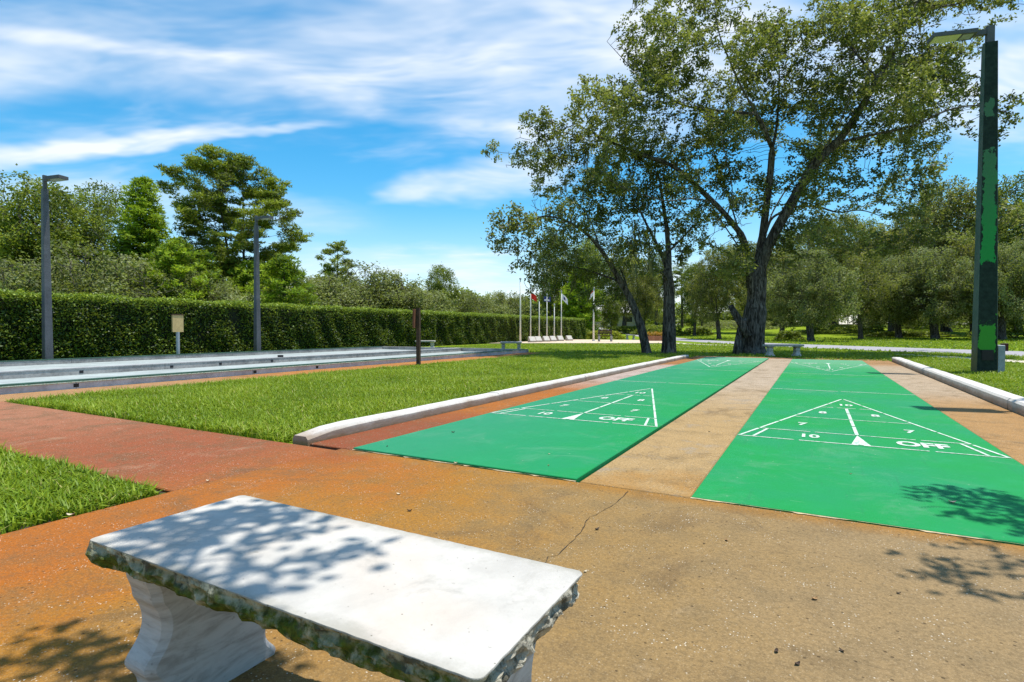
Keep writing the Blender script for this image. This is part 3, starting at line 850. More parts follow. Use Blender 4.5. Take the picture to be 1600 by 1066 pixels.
def small_bench(loc, rz, label, mat, L=1.15):
    root = empty('stone_bench', loc, rz); tag(root, label, 'bench', 'stone benches')
    MB().bbox(-L / 2, L / 2, -0.19, 0.19, 0.36, 0.425, 0.012).build('seat_slab', mat, root)
    for x in (-L * 0.37, L * 0.37):
        mb = MB()
        prof = [(0.0, 0.115), (0.05, 0.115), (0.075, 0.09), (0.12, 0.075), (0.19, 0.062), (0.25, 0.075), (0.30, 0.062), (0.335, 0.085), (0.359, 0.105)]
        Vv, Ff = [], []
        for z, hw in prof:
            Vv += [(-hw, -hw * 1.45, z), (hw, -hw * 1.45, z), (hw, hw * 1.45, z), (-hw, hw * 1.45, z)]
        for i in range(len(prof) - 1):
            for k in range(4):
                Ff.append((4 * i + k, 4 * i + (k + 1) % 4, 4 * i + 4 + (k + 1) % 4, 4 * i + 4 + k))
        Ff += [(3, 2, 1, 0), tuple(4 * (len(prof) - 1) + k for k in range(4))]
        mb.add(Vv, Ff); mb.build('leg', mat, root, loc=(x, 0, 0))
    return root
small_bench((-0.93, 21.2, -0.03), 0.50, 'white stone bench at the far end of the courts beside the big oak', M['stone'], 1.25)
small_bench((-16.0, 20.7, -0.03), 0.45, 'cream stone bench at the end of the bocce court, by the hedge', M['stone'], 0.90)
small_bench((-11.35, 20.6, -0.03), 0.45, 'grey stone bench at the end of the bocce court, out on the lawn', M['stone_grey'], 0.90)
pb = at(985, 531.3)
small_bench((pb.x, pb.y, 0.03), 0.5, 'distant stone bench on the sandy plaza left of the leaning oak', M['stone_grey'], 0.75)

def plank_bench():
    p = at(945, 534.2)
    root = empty('park_bench', (p.x, p.y, 0.03), 0.48); tag(root, 'brown slatted bench with backrest beside the flagpole on the plaza', 'bench')
    for s in (-1, 1):
        MB().box(s * 0.45 - .05, s * 0.45 + .05, -0.06, 0.06, 0, 0.86).build('leg', M['stone_grey'], root)
        MB().box(s * 0.45 - .05, s * 0.45 + .05, -0.42, -0.34, 0, 0.42).build('leg', M['stone_grey'], root)
    for k in range(3):
        MB().box(-0.52, 0.52, -0.42 + k * 0.115, -0.32 + k * 0.115, 0.425, 0.46).build('seat_slat', M['brown'], root)
    for k in range(2):
        MB().box(-0.52, 0.52, -0.10, -0.065, 0.56 + k * 0.16, 0.68 + k * 0.16).build('back_slat', M['brown'], root)
plank_bench()

# ------------------------------------------------------------------ lamp posts
def lamp_post(loc, h, wb, wt, mat, label, head_dir, rz=0.0, box=False, head=0.75):
    root = empty('lamp_post', loc, rz); tag(root, label, 'lamp post', 'square lamp posts')
    n = 8; V, F = [], []
    for i in range(n + 1):
        t = i / n; hw = (wb + (wt - wb) * t) / 2; c = hw * 0.10
        V += [(-hw + c, -hw, h * t), (hw - c, -hw, h * t), (hw, -hw + c, h * t), (hw, hw - c, h * t), (hw - c, hw, h * t), (-hw + c, hw, h * t), (-hw, hw - c, h * t), (-hw, -hw + c, h * t)]
    for i in range(n):
        for k in range(8):
            F.append((8 * i + k, 8 * i + (k + 1) % 8, 8 * i + 8 + (k + 1) % 8, 8 * i + 8 + k))
    F.append(tuple(8 * n + k for k in range(8)))
    mesh('shaft', V, F, mat, root)
    MB().box(-wt * .3, wt * .3, -wt * .3, wt * .3, h, h + 0.36).build('tenon', M['slate'], root)
    d = Vector((math.cos(head_dir - rz), math.sin(head_dir - rz), 0)); s = Vector((-d.y, d.x, 0)); up = Vector((0, 0, 1))
    zc = h + 0.24
    def obox(a, b, hw, z0, z1, zs=0.0):
        Vv = []
        for q, zo in ((a, 0), (b, zs)):
            for sg, zt_ in ((-1, z0), (1, z0), (1, z1), (-1, z1)):
                Vv.append(d * q + s * (hw * sg) + up * (zt_ + zo))
        return MB().add(Vv, [(0, 1, 2, 3), (7, 6, 5, 4), (0, 4, 5, 1), (1, 5, 6, 2), (2, 6, 7, 3), (3, 7, 4, 0)])
    obox(wt * .2, wt * .3 + head * .28, 0.045, zc - 0.04, zc + 0.06).build('arm', M['slate'], root)
    a = wt * .3 + head * .26
    hd = obox(a, a + head, 0.17 if head > .5 else 0.13, zc - 0.03, zc + 0.055, 0.02).build('lamp_head', M['slate'], root)
    obox(a + head * 0.36, a + head - 0.03, 0.15 if head > .5 else 0.11, zc - 0.034, zc - 0.0305 + 0.008, 0.017).build('lens', M['lens'] if head > .5 else M['grey_metal'], hd)
    obox(a + 0.05, a + head * 0.30, 0.11 if head > .5 else 0.08, zc - 0.034, zc - 0.022, 0.006).build('sensor_cover', M['grey_metal'], hd)
    if box:
        MB().bbox(wb / 2 + 0.004, wb / 2 + 0.12, -0.16, 0.14, -0.02, 0.62, 0.01).build('junction_box', M['grey_metal'], root)
        MB().bbox(-0.10, 0.10, -wb / 2 - 0.012, -wb / 2 + 0.02, 0.30, 0.52, 0.005).build('access_plate', M['black'], root)
    return root
RIGHTCAM = YAW                                   # direction of camera-right in the ground plane
lamp_post((3.20, 15.2, -0.04), 7.0, 0.36, 0.215, M['peel'], 'tall square lamp post with peeling green paint beside the right kerb', math.pi + RIGHTCAM - 0.3, 0.10, True, 0.8)
lamp_post((3.24, 9.40, -0.04), 7.0, 0.36, 0.215, M['peel'], 'second green lamp post out of view, its shadow lies on the right pavement', math.pi + RIGHTCAM - 0.3, 0.10, False, 0.8)
lamp_post((-17.86, 6.88, -0.04), 4.66, 0.19, 0.125, M['slate'], 'slate grey lamp post nearest the left edge, in front of the hedge', RIGHTCAM - 0.2, 0.0, False, 0.46)
lamp_post((-17.86, 13.17, -0.04), 4.74, 0.19, 0.12, M['slate'], 'slate grey lamp post in front of the big pine', RIGHTCAM - 0.2, 0.0, False, 0.46)

# ------------------------------------------------------------------ signs
def sign_board():
    root = empty('court_sign', (-17.86, 10.30, -0.03)); tag(root, 'tan board on a thin grey post in front of the hedge', 'sign')
    MB().tube([(0, 0, 0), (0, 0, 0.86)], [0.055, 0.055], 10).build('post', M['grey_metal'], root)
    MB().bbox(-0.03, 0.03, -0.17, 0.17, 0.86, 1.40, 0.006).build('board', M['tanboard'], root)
    MB().box(-0.045, 0.045, -0.19, 0.19, 1.401, 1.43).build('board_cap', M['brown'], root)
sign_board()
def post_sign():
    root = empty('score_post', (-8.96, 11.3, -0.03), 0.25); tag(root, 'dark brown square post with a board, standing on the lawn by the bocce court', 'post')
    MB().box(-0.045, 0.045, -0.045, 0.045, 0, 1.50, 0.001).build('post', M['brown'], root)
    MB().bbox(-0.088, -0.047, -0.16, 0.14, 0.98, 1.46, 0.004).build('board', M['redbrown'], root)
post_sign()
def little_sign():
    root = empty('small_sign', at(1569, 567, -0.03), 0.1); tag(root, 'small maroon sign on a thin stake right of the peeling lamp post', 'sign')
    MB().tube([(0, 0, 0), (0, 0, 0.36)], [0.013, 0.013], 6).build('stake', M['black'], root)
    MB().bbox(-0.085, 0.085, -0.02, 0.02, 0.33, 0.55, 0.006).build('panel', M['maroon'], root)
little_sign()

# ------------------------------------------------------------------ flagpoles, flags, markers
def cloth(name, p, wdt, hgt, mat, label, dirx, droop, seed, marks=None):
    rnd = random.Random(seed); nx, nz = 10, 7
    V, F = [], []
    ph = rnd.uniform(0, 6)
    for side in (0, 1):
        for i in range(nx + 1):
            for k in range(nz + 1):
                a, b = i / nx, k / nz
                off = 0.10 * math.sin(a * 7 + ph + b * 1.5) * a
                x, y = dirx[0] * wdt * a * (1 - 0.2 * droop), dirx[1] * wdt * a * (1 - 0.2 * droop)
                V.append((x - dirx[1] * off, y + dirx[0] * off, -hgt * b - droop * wdt * a * (0.6 + 0.4 * a) + side * 0.004))
    m = (nx + 1) * (nz + 1)
    for i in range(nx):
        for k in range(nz):
            q = i * (nz + 1) + k
            F.append((q, q + 1, q + nz + 2, q + nz + 1)); F.append((m + q, m + q + nz + 1, m + q + nz + 2, m + q + 1))
    o = mesh(name, V, F, mat, None, True, loc=p); tag(o, label, 'flag', 'flags on the plaza')
    if marks:
        a0, a1, b0, b1, mm, nm = marks
        for side in (0, 1):
            Vm = []; Fm = []
            for i in range(5):
                for k in range(5):
                    a, b = a0 + (a1 - a0) * i / 4, b0 + (b1 - b0) * k / 4
                    off = 0.10 * math.sin(a * 7 + ph + b * 1.5) * a + (0.012 if side else -0.012)
                    x, y = dirx[0] * wdt * a * (1 - 0.2 * droop), dirx[1] * wdt * a * (1 - 0.2 * droop)
                    Vm.append((x - dirx[1] * off, y + dirx[0] * off, -hgt * b - droop * wdt * a * (0.6 + 0.4 * a)))
            for i in range(4):
                for k in range(4):
                    q = i * 5 + k; Fm.append((q, q + 1, q + 6, q + 5))
            mesh(nm, Vm, Fm, mm, o, True)
    return o
CR = (math.cos(YAW), math.sin(YAW))
def flagpole(x, y, h, label, r=0.04):
    root = empty('flagpole', (x, y, 0.03)); tag(root, label, 'flagpole', 'white flagpoles on the plaza')
    MB().tube([(0, 0, 0), (0, 0, h * .5), (0, 0, h)], [r * 1.25, r, r * .7], 10).build('pole', M['pole_white'], root, True)
    MB().tube([(0, 0, 0), (0, 0, 0.08)], [r * 2.4, r * 1.8], 10).build('base_collar', M['grey_metal'], root)
    MB().tube([(0, 0, h), (0, 0, h + .04), (0, 0, h + .10), (0, 0, h + .14)], [r * .6, r * 1.5, r * 1.5, r * .4], 8).build('finial', M['grey_metal'], root, True)
FP = [(813, 4.3, 'flagpole without a flag, leftmost of the row along the hedge', 0.055), (829, 4.0, 'flagpole that carries the red flag', 0.045), (842.5, 3.25, 'bare flagpole between the red flag and the blue flag', 0.045),
      (854.5, 3.45, 'flagpole that carries the blue flag', 0.045), (866, 2.75, 'short bare flagpole between the blue flag and the white flag', 0.045), (877, 3.85, 'flagpole that carries the white flag', 0.045)]
poles = []
for u, h, lb, r in FP:
    a = at(u, 534); s = -17.75 / a.x
    poles.append((-17.75, a.y * s)); flagpole(-17.75, a.y * s, h, lb, r)
p7 = at(927.5, 533.5); flagpole(p7.x, p7.y, 4.0, 'tall white flagpole with a limp striped flag beside the slatted bench', 0.06)
cloth('flag', (poles[1][0], poles[1][1], 3.55), 0.50, 0.42, M['flagred'], 'red flag drooping from its white pole', CR, 0.55, 1)
cloth('flag', (poles[3][0] - 0.22, poles[3][1] - .12, 3.42), 0.55, 0.40, M['flagblue'], 'dark blue flag with white lower edge', CR, 0.05, 2, (0.1, 0.8, 0.55, 0.85, M['flagwhite'], 'white_band'))
cloth('flag', (poles[5][0], poles[5][1], 3.80), 0.60, 0.48, M['flagwhite'], 'white flag with a dark emblem in its middle', CR, 0.75, 3, (0.35, 0.65, 0.3, 0.75, M['flagblue'], 'emblem'))
fl = cloth('flag', (p7.x, p7.y, 3.95), 0.42, 0.42, M['flagwhite'], 'limp red and white striped flag on the tall pole by the bench', (-CR[0], -CR[1]), 0.9, 4, (0.1, 0.95, 0.05, 0.28, M['flagred'], 'red_stripe'))
mk = [('left end of the row', 831.5), ('under the bare third pole', 841), ('under the blue flag', 853.5), ('left of the short bare pole', 864), ('under the white flag', 875.5), ('at the right end of the row', 889.5)]
for lb, u in mk:
    a = at(u, 534); s = -17.05 / a.x
    o = MB().add([(-.22, -.20, 0), (.22, -.20, 0), (.22, .26, 0), (-.22, .26, 0), (-.22, -.20, .10), (.22, -.20, .10), (.22, .10, .40), (-.22, .10, .40), (-.22, .24, .38), (.22, .24, .38)],
             [(3, 2, 1, 0), (0, 1, 5, 4), (4, 5, 6, 7), (7, 6, 9, 8), (2, 3, 8, 9), (1, 2, 9, 6, 5), (0, 4, 7, 8, 3)]).build('stone_marker', M['stone'], None, loc=(-17.05, a.y * s, 0.031), rz=0.9)
    tag(o, 'slanted pale stone marker at the flagpoles, ' + lb, 'marker', 'stone markers at the flagpoles')

# planter with flowers
def tint(n, lo=0.0, hi=1.0):
    return np.clip(RNG.uniform(lo, hi, n), 0, 1)

def leafquads(C, ln, wd, up=0.5, axis=None, rng=RNG, droop=0.0):
    """one rhombus leaf per centre"""
    n = len(C)
    nrm = rng.normal(size=(n, 3)); nrm[:, 2] = np.abs(nrm[:, 2]) + up
    nrm /= np.linalg.norm(nrm, axis=1)[:, None]
    a = rng.normal(size=(n, 3)) if axis is None else axis + rng.normal(size=(n, 3)) * 0.35
    a[:, 2] -= droop
    a -= nrm * np.sum(a * nrm, 1)[:, None]
    a /= np.linalg.norm(a, axis=1)[:, None] + 1e-9
    b = np.cross(nrm, a)
    L = (ln * rng.uniform(0.6, 1.3, n))[:, None]; Wd = (wd * rng.uniform(0.7, 1.25, n))[:, None]
    V = np.empty((n, 4, 3))
    V[:, 0] = C - a * L * .5; V[:, 2] = C + a * L * .5
    V[:, 1] = C + b * Wd * .5 + a * L * .08; V[:, 3] = C - b * Wd * .5 + a * L * .08
    return V.reshape(-1, 3)

def bush(name, loc, rx, ry, rz_, n, mat, label, cat='bush', leaf=0.12, group=None, lo=0.0):
    root = empty(name, loc); tag(root, label, cat, group)
    d = RNG.normal(size=(n, 3)); d /= np.linalg.norm(d, axis=1)[:, None]; d[:, 2] = np.abs(d[:, 2])
    lump = 1 + 0.14 * np.sin(d[:, 0] * 7 + loc[0]) * np.cos(d[:, 1] * 6) + 0.08 * np.sin(d[:, 2] * 11)
    rr = RNG.uniform(0.82, 1.04, n) * lump
    C = d * rr[:, None] * np.array([rx, ry, rz_]) + np.array([0, 0, 0.04])
    fastmesh('foliage', leafquads(C, leaf, leaf * .55), 4, mat, root, np.clip(RNG.uniform(lo, .75, n) + 0.25 * d[:, 2], 0, 1))
    mb = MB()
    for k in range(5):
        a = k * 1.257
        mb.tube([(0, 0, -0.05), (rx * .4 * math.cos(a), ry * .4 * math.sin(a), rz_ * .6)], [0.03, 0.012], 5)
    mb.build('stem', M['bark'], root)
    d2 = []
    return root
pp = at(1026, 533.2)
pr_ = empty('flower_planter', (pp.x, pp.y, 0.0), 0.5); tag(pr_, 'low brick planter of orange flowers between the two dark trunks', 'planter')
for zr in range(3):
    for k in range(6):
        MB().box(-0.72 + k * 0.24 + 0.006, -0.48 + k * 0.24 - 0.006, -0.45, -0.33, 0.03 + zr * 0.13, 0.155 + zr * 0.13).build('brick', M['brick'], pr_)
MB().box(-0.71, 0.71, -0.329, 0.45, 0.0, 0.40).build('planter_body', M['brick'], pr_)
Cq = np.stack([RNG.uniform(-.68, .68, 1500), RNG.uniform(-.42, .42, 1500), 0.42 + np.abs(RNG.normal(0, .13, 1500))], 1)
fastmesh('flowers', leafquads(Cq, 0.09, 0.06), 4, M['flower'], pr_, tint(1500))

# ------------------------------------------------------------------ hedge
def hedge(x0, x1, y0, y1, h, n, label, leaf):
    root = empty('clipped_hedge', ((x0 + x1) / 2, y0, -0.03)); tag(root, label, 'hedge')
    MB().box(x0 + .16 - (x0 + x1) / 2, x1 - .16 - (x0 + x1) / 2, .15, y1 - y0 - .15, 0, h - 0.13).build('twig_core', M['core'], root)
    W_ = x1 - x0; L = y1 - y0
    af, at_, ae = L * h, L * W_, W_ * h
    parts = []
    def bulge(yy, zz):
        out = np.zeros_like(yy)
        for _k in range(9):
            q = np.random.default_rng(50 + _k).uniform(size=4); out += .022 * np.sin(yy * (.6 + 5 * q[0]) + zz * (q[1] - .5) * 9 + q[2] * 6.28 + 1.5 * np.sin(zz * 3 * q[3] + yy * .37 * _k))
        return out
    nf = int(n * .62); yy = RNG.uniform(0, L, nf) ** 1.0; zz = RNG.uniform(0.0, h, nf)
    # denser near the camera, where the leaves can be told apart
    yy = L * (RNG.uniform(0, 1, nf) ** 1.35)
    C1 = np.stack([np.full(nf, W_ / 2) + bulge(yy, zz) - np.abs(RNG.normal(0, .09, nf)), yy, zz], 1)
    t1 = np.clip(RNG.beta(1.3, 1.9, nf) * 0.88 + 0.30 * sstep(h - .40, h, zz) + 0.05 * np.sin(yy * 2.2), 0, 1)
    nt_ = int(n * .30); yy = L * (RNG.uniform(0, 1, nt_) ** 1.35)
    C2 = np.stack([RNG.uniform(-W_ / 2, W_ / 2, nt_), yy, h + 0.04 * np.sin(yy * 2.7) + RNG.normal(0, .045, nt_)], 1)
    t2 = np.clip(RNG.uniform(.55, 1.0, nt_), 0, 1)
    ne = int(n * .08)
    C3 = np.stack([RNG.uniform(-W_ / 2, W_ / 2, ne), np.where(RNG.uniform(size=ne) < .5, 0.0, L) + RNG.normal(0, .06, ne), RNG.uniform(0, h, ne)], 1)
    t3 = np.clip(RNG.uniform(.1, .8, ne) + .2 * sstep(h - .6, h, C3[:, 2]), 0, 1)
    C = np.concatenate([C1, C2, C3]); T = np.concatenate([t1, t2, t3])
    V = leafquads(C, leaf, leaf * .55, up=0.25)
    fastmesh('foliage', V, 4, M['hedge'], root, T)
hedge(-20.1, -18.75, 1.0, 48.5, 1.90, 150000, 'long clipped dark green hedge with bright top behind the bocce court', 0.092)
b1 = far(912, 54); bush('round_shrub', (b1.x, b1.y, -0.03), 1.0, 1.0, 0.95, 2200, M['green'], 'rounded green shrub just past the end of the hedge', leaf=0.16)
b1 = far(944, 52); bush('yellow_shrub', (b1.x, b1.y, -0.03), 1.8, 1.0, 0.85, 2600, M['yellow'], 'yellow green shrub behind the slatted plaza bench', leaf=0.16)
for u, dpt, rx, rz_, mt, lb in ((1233, 47, 1.1, 0.75, 'green', 'clipped low box hedge block right of the big oak trunk'), (1420, 52, 3.2, 0.5, 'green', 'dark low bush row on the far lawn under the mossy trees'),
                              (1090, 62, 1.6, 0.8, 'green', 'low dark shrub across the road left of the big oak'), (1320, 60, 4.0, 0.9, 'green', 'wide dark shrub bank behind the pale olive oak'), (1585, 46, 2.6, 1.7, 'green', 'dense dark shrub at the right edge across the road'),
                              (985, 66, 3.0, 0.9, 'green', 'wide green shrub bank beyond the plaza'), (1030, 62, 3.0, 1.1, 'green', 'dark shrub bank behind the flower planter'), (1150, 75, 5.0, 1.2, 'olive', 'far olive shrub bank left of the big oak'), (1500, 62, 6.0, 1.5, 'green', 'dark shrub bank behind the right lamp post')):
    q = far(u, dpt); bush('low_shrub', q, rx, rx * .6, rz_, int(1500 * max(1, rx)), M[mt], lb, leaf=0.20)

# ------------------------------------------------------------------ trees
def colonise(seeds, att, step, dinf, dkill, iters, rng, up=0.06):
    """space colonisation: seeds = list of (polyline Nx3, parent_seed_index or -1)"""
    P, par = [], []
    ends = []
    for poly, pi in seeds:
        poly = np.array(poly, float)
        L = np.linalg.norm(np.diff(poly, axis=0), axis=1).sum()
        Q = resample(poly, max(3, int(L / step) + 1))
        if pi < 0:
            prev = -1
        else:
            lo, hi = ends[pi]
            cand = np.array(P[lo:hi]); prev = lo + int(np.argmin(np.linalg.norm(cand - Q[0], axis=1)))
            Q = Q[1:]
        s = len(P)
        for q in Q:
            P.append(q); par.append(prev); prev = len(P) - 1
        ends.append((s, len(P)))
    P = [np.array(p) for p in P]
    pos = np.array(P)
    A = att.copy()
    near = np.full(len(A), -1); nd = np.full(len(A), 1e9)
    def upd(lo):
        Q = pos[lo:]
        for c in range(0, len(Q), 400):
            D = np.linalg.norm(A[:, None, :] - Q[None, c:c + 400, :], axis=2)
            j = D.argmin(1); d = D[np.arange(len(A)), j]
            better = d < nd
            nd[better] = d[better]; near[better] = lo + c + j[better]
    upd(0)
    lastdir = {}
    for it in range(iters):
        keep = nd > dkill
        A, near, nd = A[keep], near[keep], nd[keep]
        act = nd < dinf
        if not act.any():
            break
        idx = near[act]
        D = A[act] - pos[idx]; D /= np.linalg.norm(D, axis=1)[:, None] + 1e-9
        u, inv = np.unique(idx, return_inverse=True)
        S = np.zeros((len(u), 3)); np.add.at(S, inv, D)
        S /= np.linalg.norm(S, axis=1)[:, None] + 1e-9
        S += rng.normal(size=S.shape) * 0.22; S[:, 2] += up
        S /= np.linalg.norm(S, axis=1)[:, None] + 1e-9
        new = pos[u] + S * step
        ok = np.ones(len(u), bool)
        for i, k in enumerate(u):
            if k in lastdir and np.dot(lastdir[k][0], S[i]) > 0.93:
                lastdir[k][1] += 1
                if lastdir[k][1] > 1: ok[i] = False
            else:
                lastdir[k] = [S[i], 0]
        if not ok.any():
            break
        lo = len(pos)
        pos = np.concatenate([pos, new[ok]]); par += list(u[ok])
        upd(lo)
    return pos, np.array(par)

def radii(pos, par, tip, root_r, ex=2.3):
    n = len(pos)
    acc = np.zeros(n); nch = np.zeros(n, int)
    for i in range(n - 1, -1, -1):
        if acc[i] == 0: acc[i] = tip ** ex
        if par[i] >= 0: acc[par[i]] += acc[i]; nch[par[i]] += 1
    r = acc ** (1 / ex)
    N = acc / acc.max()
    dist = np.zeros(n)
    for i in range(n):
        if par[i] >= 0: dist[i] = dist[par[i]] + np.linalg.norm(pos[i] - pos[par[i]])
    q = np.clip(dist / dist.max(), 0, 1)
    return np.maximum(tip * (0.8 + 0.4 * (nch > 0)), root_r * N ** 0.68 * (1 - 0.62 * q ** 0.8)), nch

def wood(name, pos, par, r, mat, parent, rmin=0.0, flare=1.0):
    n = len(pos)
    kids = [[] for _ in range(n)]
    roots = []
    for i in range(n):
        if par[i] >= 0: kids[par[i]].append(i)
        else: roots.append(i)
    V, F = [], []
    starts = [(i, -1) for i in roots]
    while starts:
        s, p = starts.pop()
        chain = ([p] if p >= 0 else []) + [s]
        while kids[chain[-1]]:
            ks = sorted(kids[chain[-1]], key=lambda q: -r[q])
            for q in ks[1:]: starts.append((q, chain[-1]))
            chain.append(ks[0])
        if r[s] < rmin or len(chain) < 2: continue
        rr = [r[c] for c in chain]
        if p >= 0: rr[0] = min(r[p] * .85, r[s] * 1.25)
        pp = [pos[c].copy() for c in chain]
        sides = 4 if r[s] < 0.03 else (6 if r[s] < 0.12 else 12)
        if p < 0:
            rr[0] *= 1.0 + 0.45 * flare
            if len(rr) > 2: rr[1] *= 1.0 + 0.12 * flare
        b0 = len(V)
        ref = None
        for i in range(len(pp)):
            t = pp[min(i + 1, len(pp) - 1)] - pp[max(0, i - 1)]; t = t / (np.linalg.norm(t) + 1e-9)
            if ref is None:
                ref = np.cross(t, [0.31, 0.92, 0.2]); 
            ref = ref - t * ref.dot(t); ref /= np.linalg.norm(ref) + 1e-9
            bb = np.cross(t, ref)
            for k in range(sides):
                a = 6.28318 * k / sides
                wv = 1.0 + (0.10 * math.sin(3 * a + i * .3) + 0.06 * math.sin(5 * a - i * .2) if sides == 12 else 0)
                V.append(pp[i] + (ref * math.cos(a) + bb * math.sin(a)) * rr[i] * wv)
        for i in range(len(pp) - 1):
            for k in range(sides):
                a, b = b0 + i * sides + k, b0 + i * sides + (k + 1) % sides
                F.append((a, b, b + sides, a + sides))
        F.append(tuple(b0 + (len(pp) - 1) * sides + k for k in range(sides)))
    return mesh(name, V, F, mat, parent, True)

def blobs(bl, n, rng):
    """points inside a union of ellipsoids, (x,y,z,rx,ry,rz) each, shell-weighted"""
    bl = np.array(bl, float)
    wgt = bl[:, 3] * bl[:, 4] * bl[:, 5]; wgt /= wgt.sum()
    k = rng.choice(len(bl), n, p=wgt)
    d = rng.normal(size=(n, 3)); d /= np.linalg.norm(d, axis=1)[:, None]
    rr = rng.uniform(0, 1, n) ** 0.38
    return bl[k, :3] + d * rr[:, None] * bl[k, 3:]

def crown(pos, r, nch, par, per, leaf, spread, mat, parent, rng, rthr, tilt=0.35, needle=False, name='crown', frac=1.0, aspect=.55, gap=.18):
    sel = np.where((r < rthr) & (par >= 0))[0]
    if gap > 0:                                       # thin the leaves in drifts so that gaps open between the clumps
        q = pos[sel]; g = np.zeros(len(sel))
        for k in range(7):
            w3 = np.random.default_rng(900 + k).normal(size=3) * 2.6; g += np.sin(q @ w3 + k * 1.7)
        sel = sel[g + rng.normal(0, .8, len(sel)) > np.quantile(g, gap)]
    if frac < 1: sel = rng.choice(sel, int(len(sel) * frac), replace=False)
    base = np.clip(0.44 + 0.24 * np.sin(pos[sel, 0] * 1.3 + pos[sel, 2] * .9) + 0.16 * np.sin(pos[sel, 1] * 1.7 - pos[sel, 2] * 1.1) + rng.normal(0, .18, len(sel)), 0, 1)
    C = np.repeat(pos[sel], per, axis=0); T = np.repeat(base, per)
    off = rng.normal(size=C.shape) * spread; off[:, 2] *= 0.75
    if needle:
        d = off / (np.linalg.norm(off, axis=1)[:, None] + 1e-9); d[:, 2] = np.abs(d[:, 2]) * .8 + .15
        C = C + d * leaf * .55 + off * .4
        V = leafquads(C, leaf, leaf * .22, up=0.2, axis=d, rng=rng)
    else:
        C = C + off
        V = leafquads(C, leaf, leaf * aspect, up=tilt, rng=rng)
    T = np.clip(T + rng.normal(0, .16, len(T)), 0, 1)
    o = fastmesh(name, V, 4, mat, parent, T)
    return o

def moss_part(pos, r, par, n, parent, rng, lo=0.25, hi=0.9, rmax=.09):
    sel = np.where((r < rmax) & (r > .008) & (par >= 0))[0]
    if len(sel) == 0: return
    c = np.repeat(pos[rng.choice(sel, n)], 6, axis=0)
    c = c + rng.normal(size=c.shape) * np.array([.06, .06, .03])
    m = len(c); L = rng.uniform(lo, hi, m); ang = rng.uniform(0, 6.28, m); wd = rng.uniform(.02, .05, m)
    d = np.stack([np.cos(ang), np.sin(ang), np.zeros(m)], 1)
    V = np.empty((m, 4, 3))
    V[:, 0] = c - d * wd[:, None]; V[:, 1] = c + d * wd[:, None]
    e = c + rng.normal(size=c.shape) * .05; e[:, 2] = c[:, 2] - L
    V[:, 2] = e + d * wd[:, None] * .35; V[:, 3] = e - d * wd[:, None] * .35
    o = fastmesh('hanging_moss', V.reshape(-1, 3), 4, M['mosshang'], parent, np.clip(rng.uniform(0, 1, m), 0, 1))
    o['kind'] = 'stuff'

def photo_frame(u0, v0, pxm):
    """trunk-local frame facing the viewpoint: (u, v, depth) -> local x,y,z in metres"""
    c, s = math.cos(YAW), math.sin(YAW)
    def f(u, v, d=0.0):
        X, Z = (u - u0) / pxm * (1 + d / 22.0), (v0 - v) / pxm * (1 + d / 22.0) if v < 515 else (v0 - v) / pxm
        return (X * c - d * s, X * s + d * c, Z)
    return f

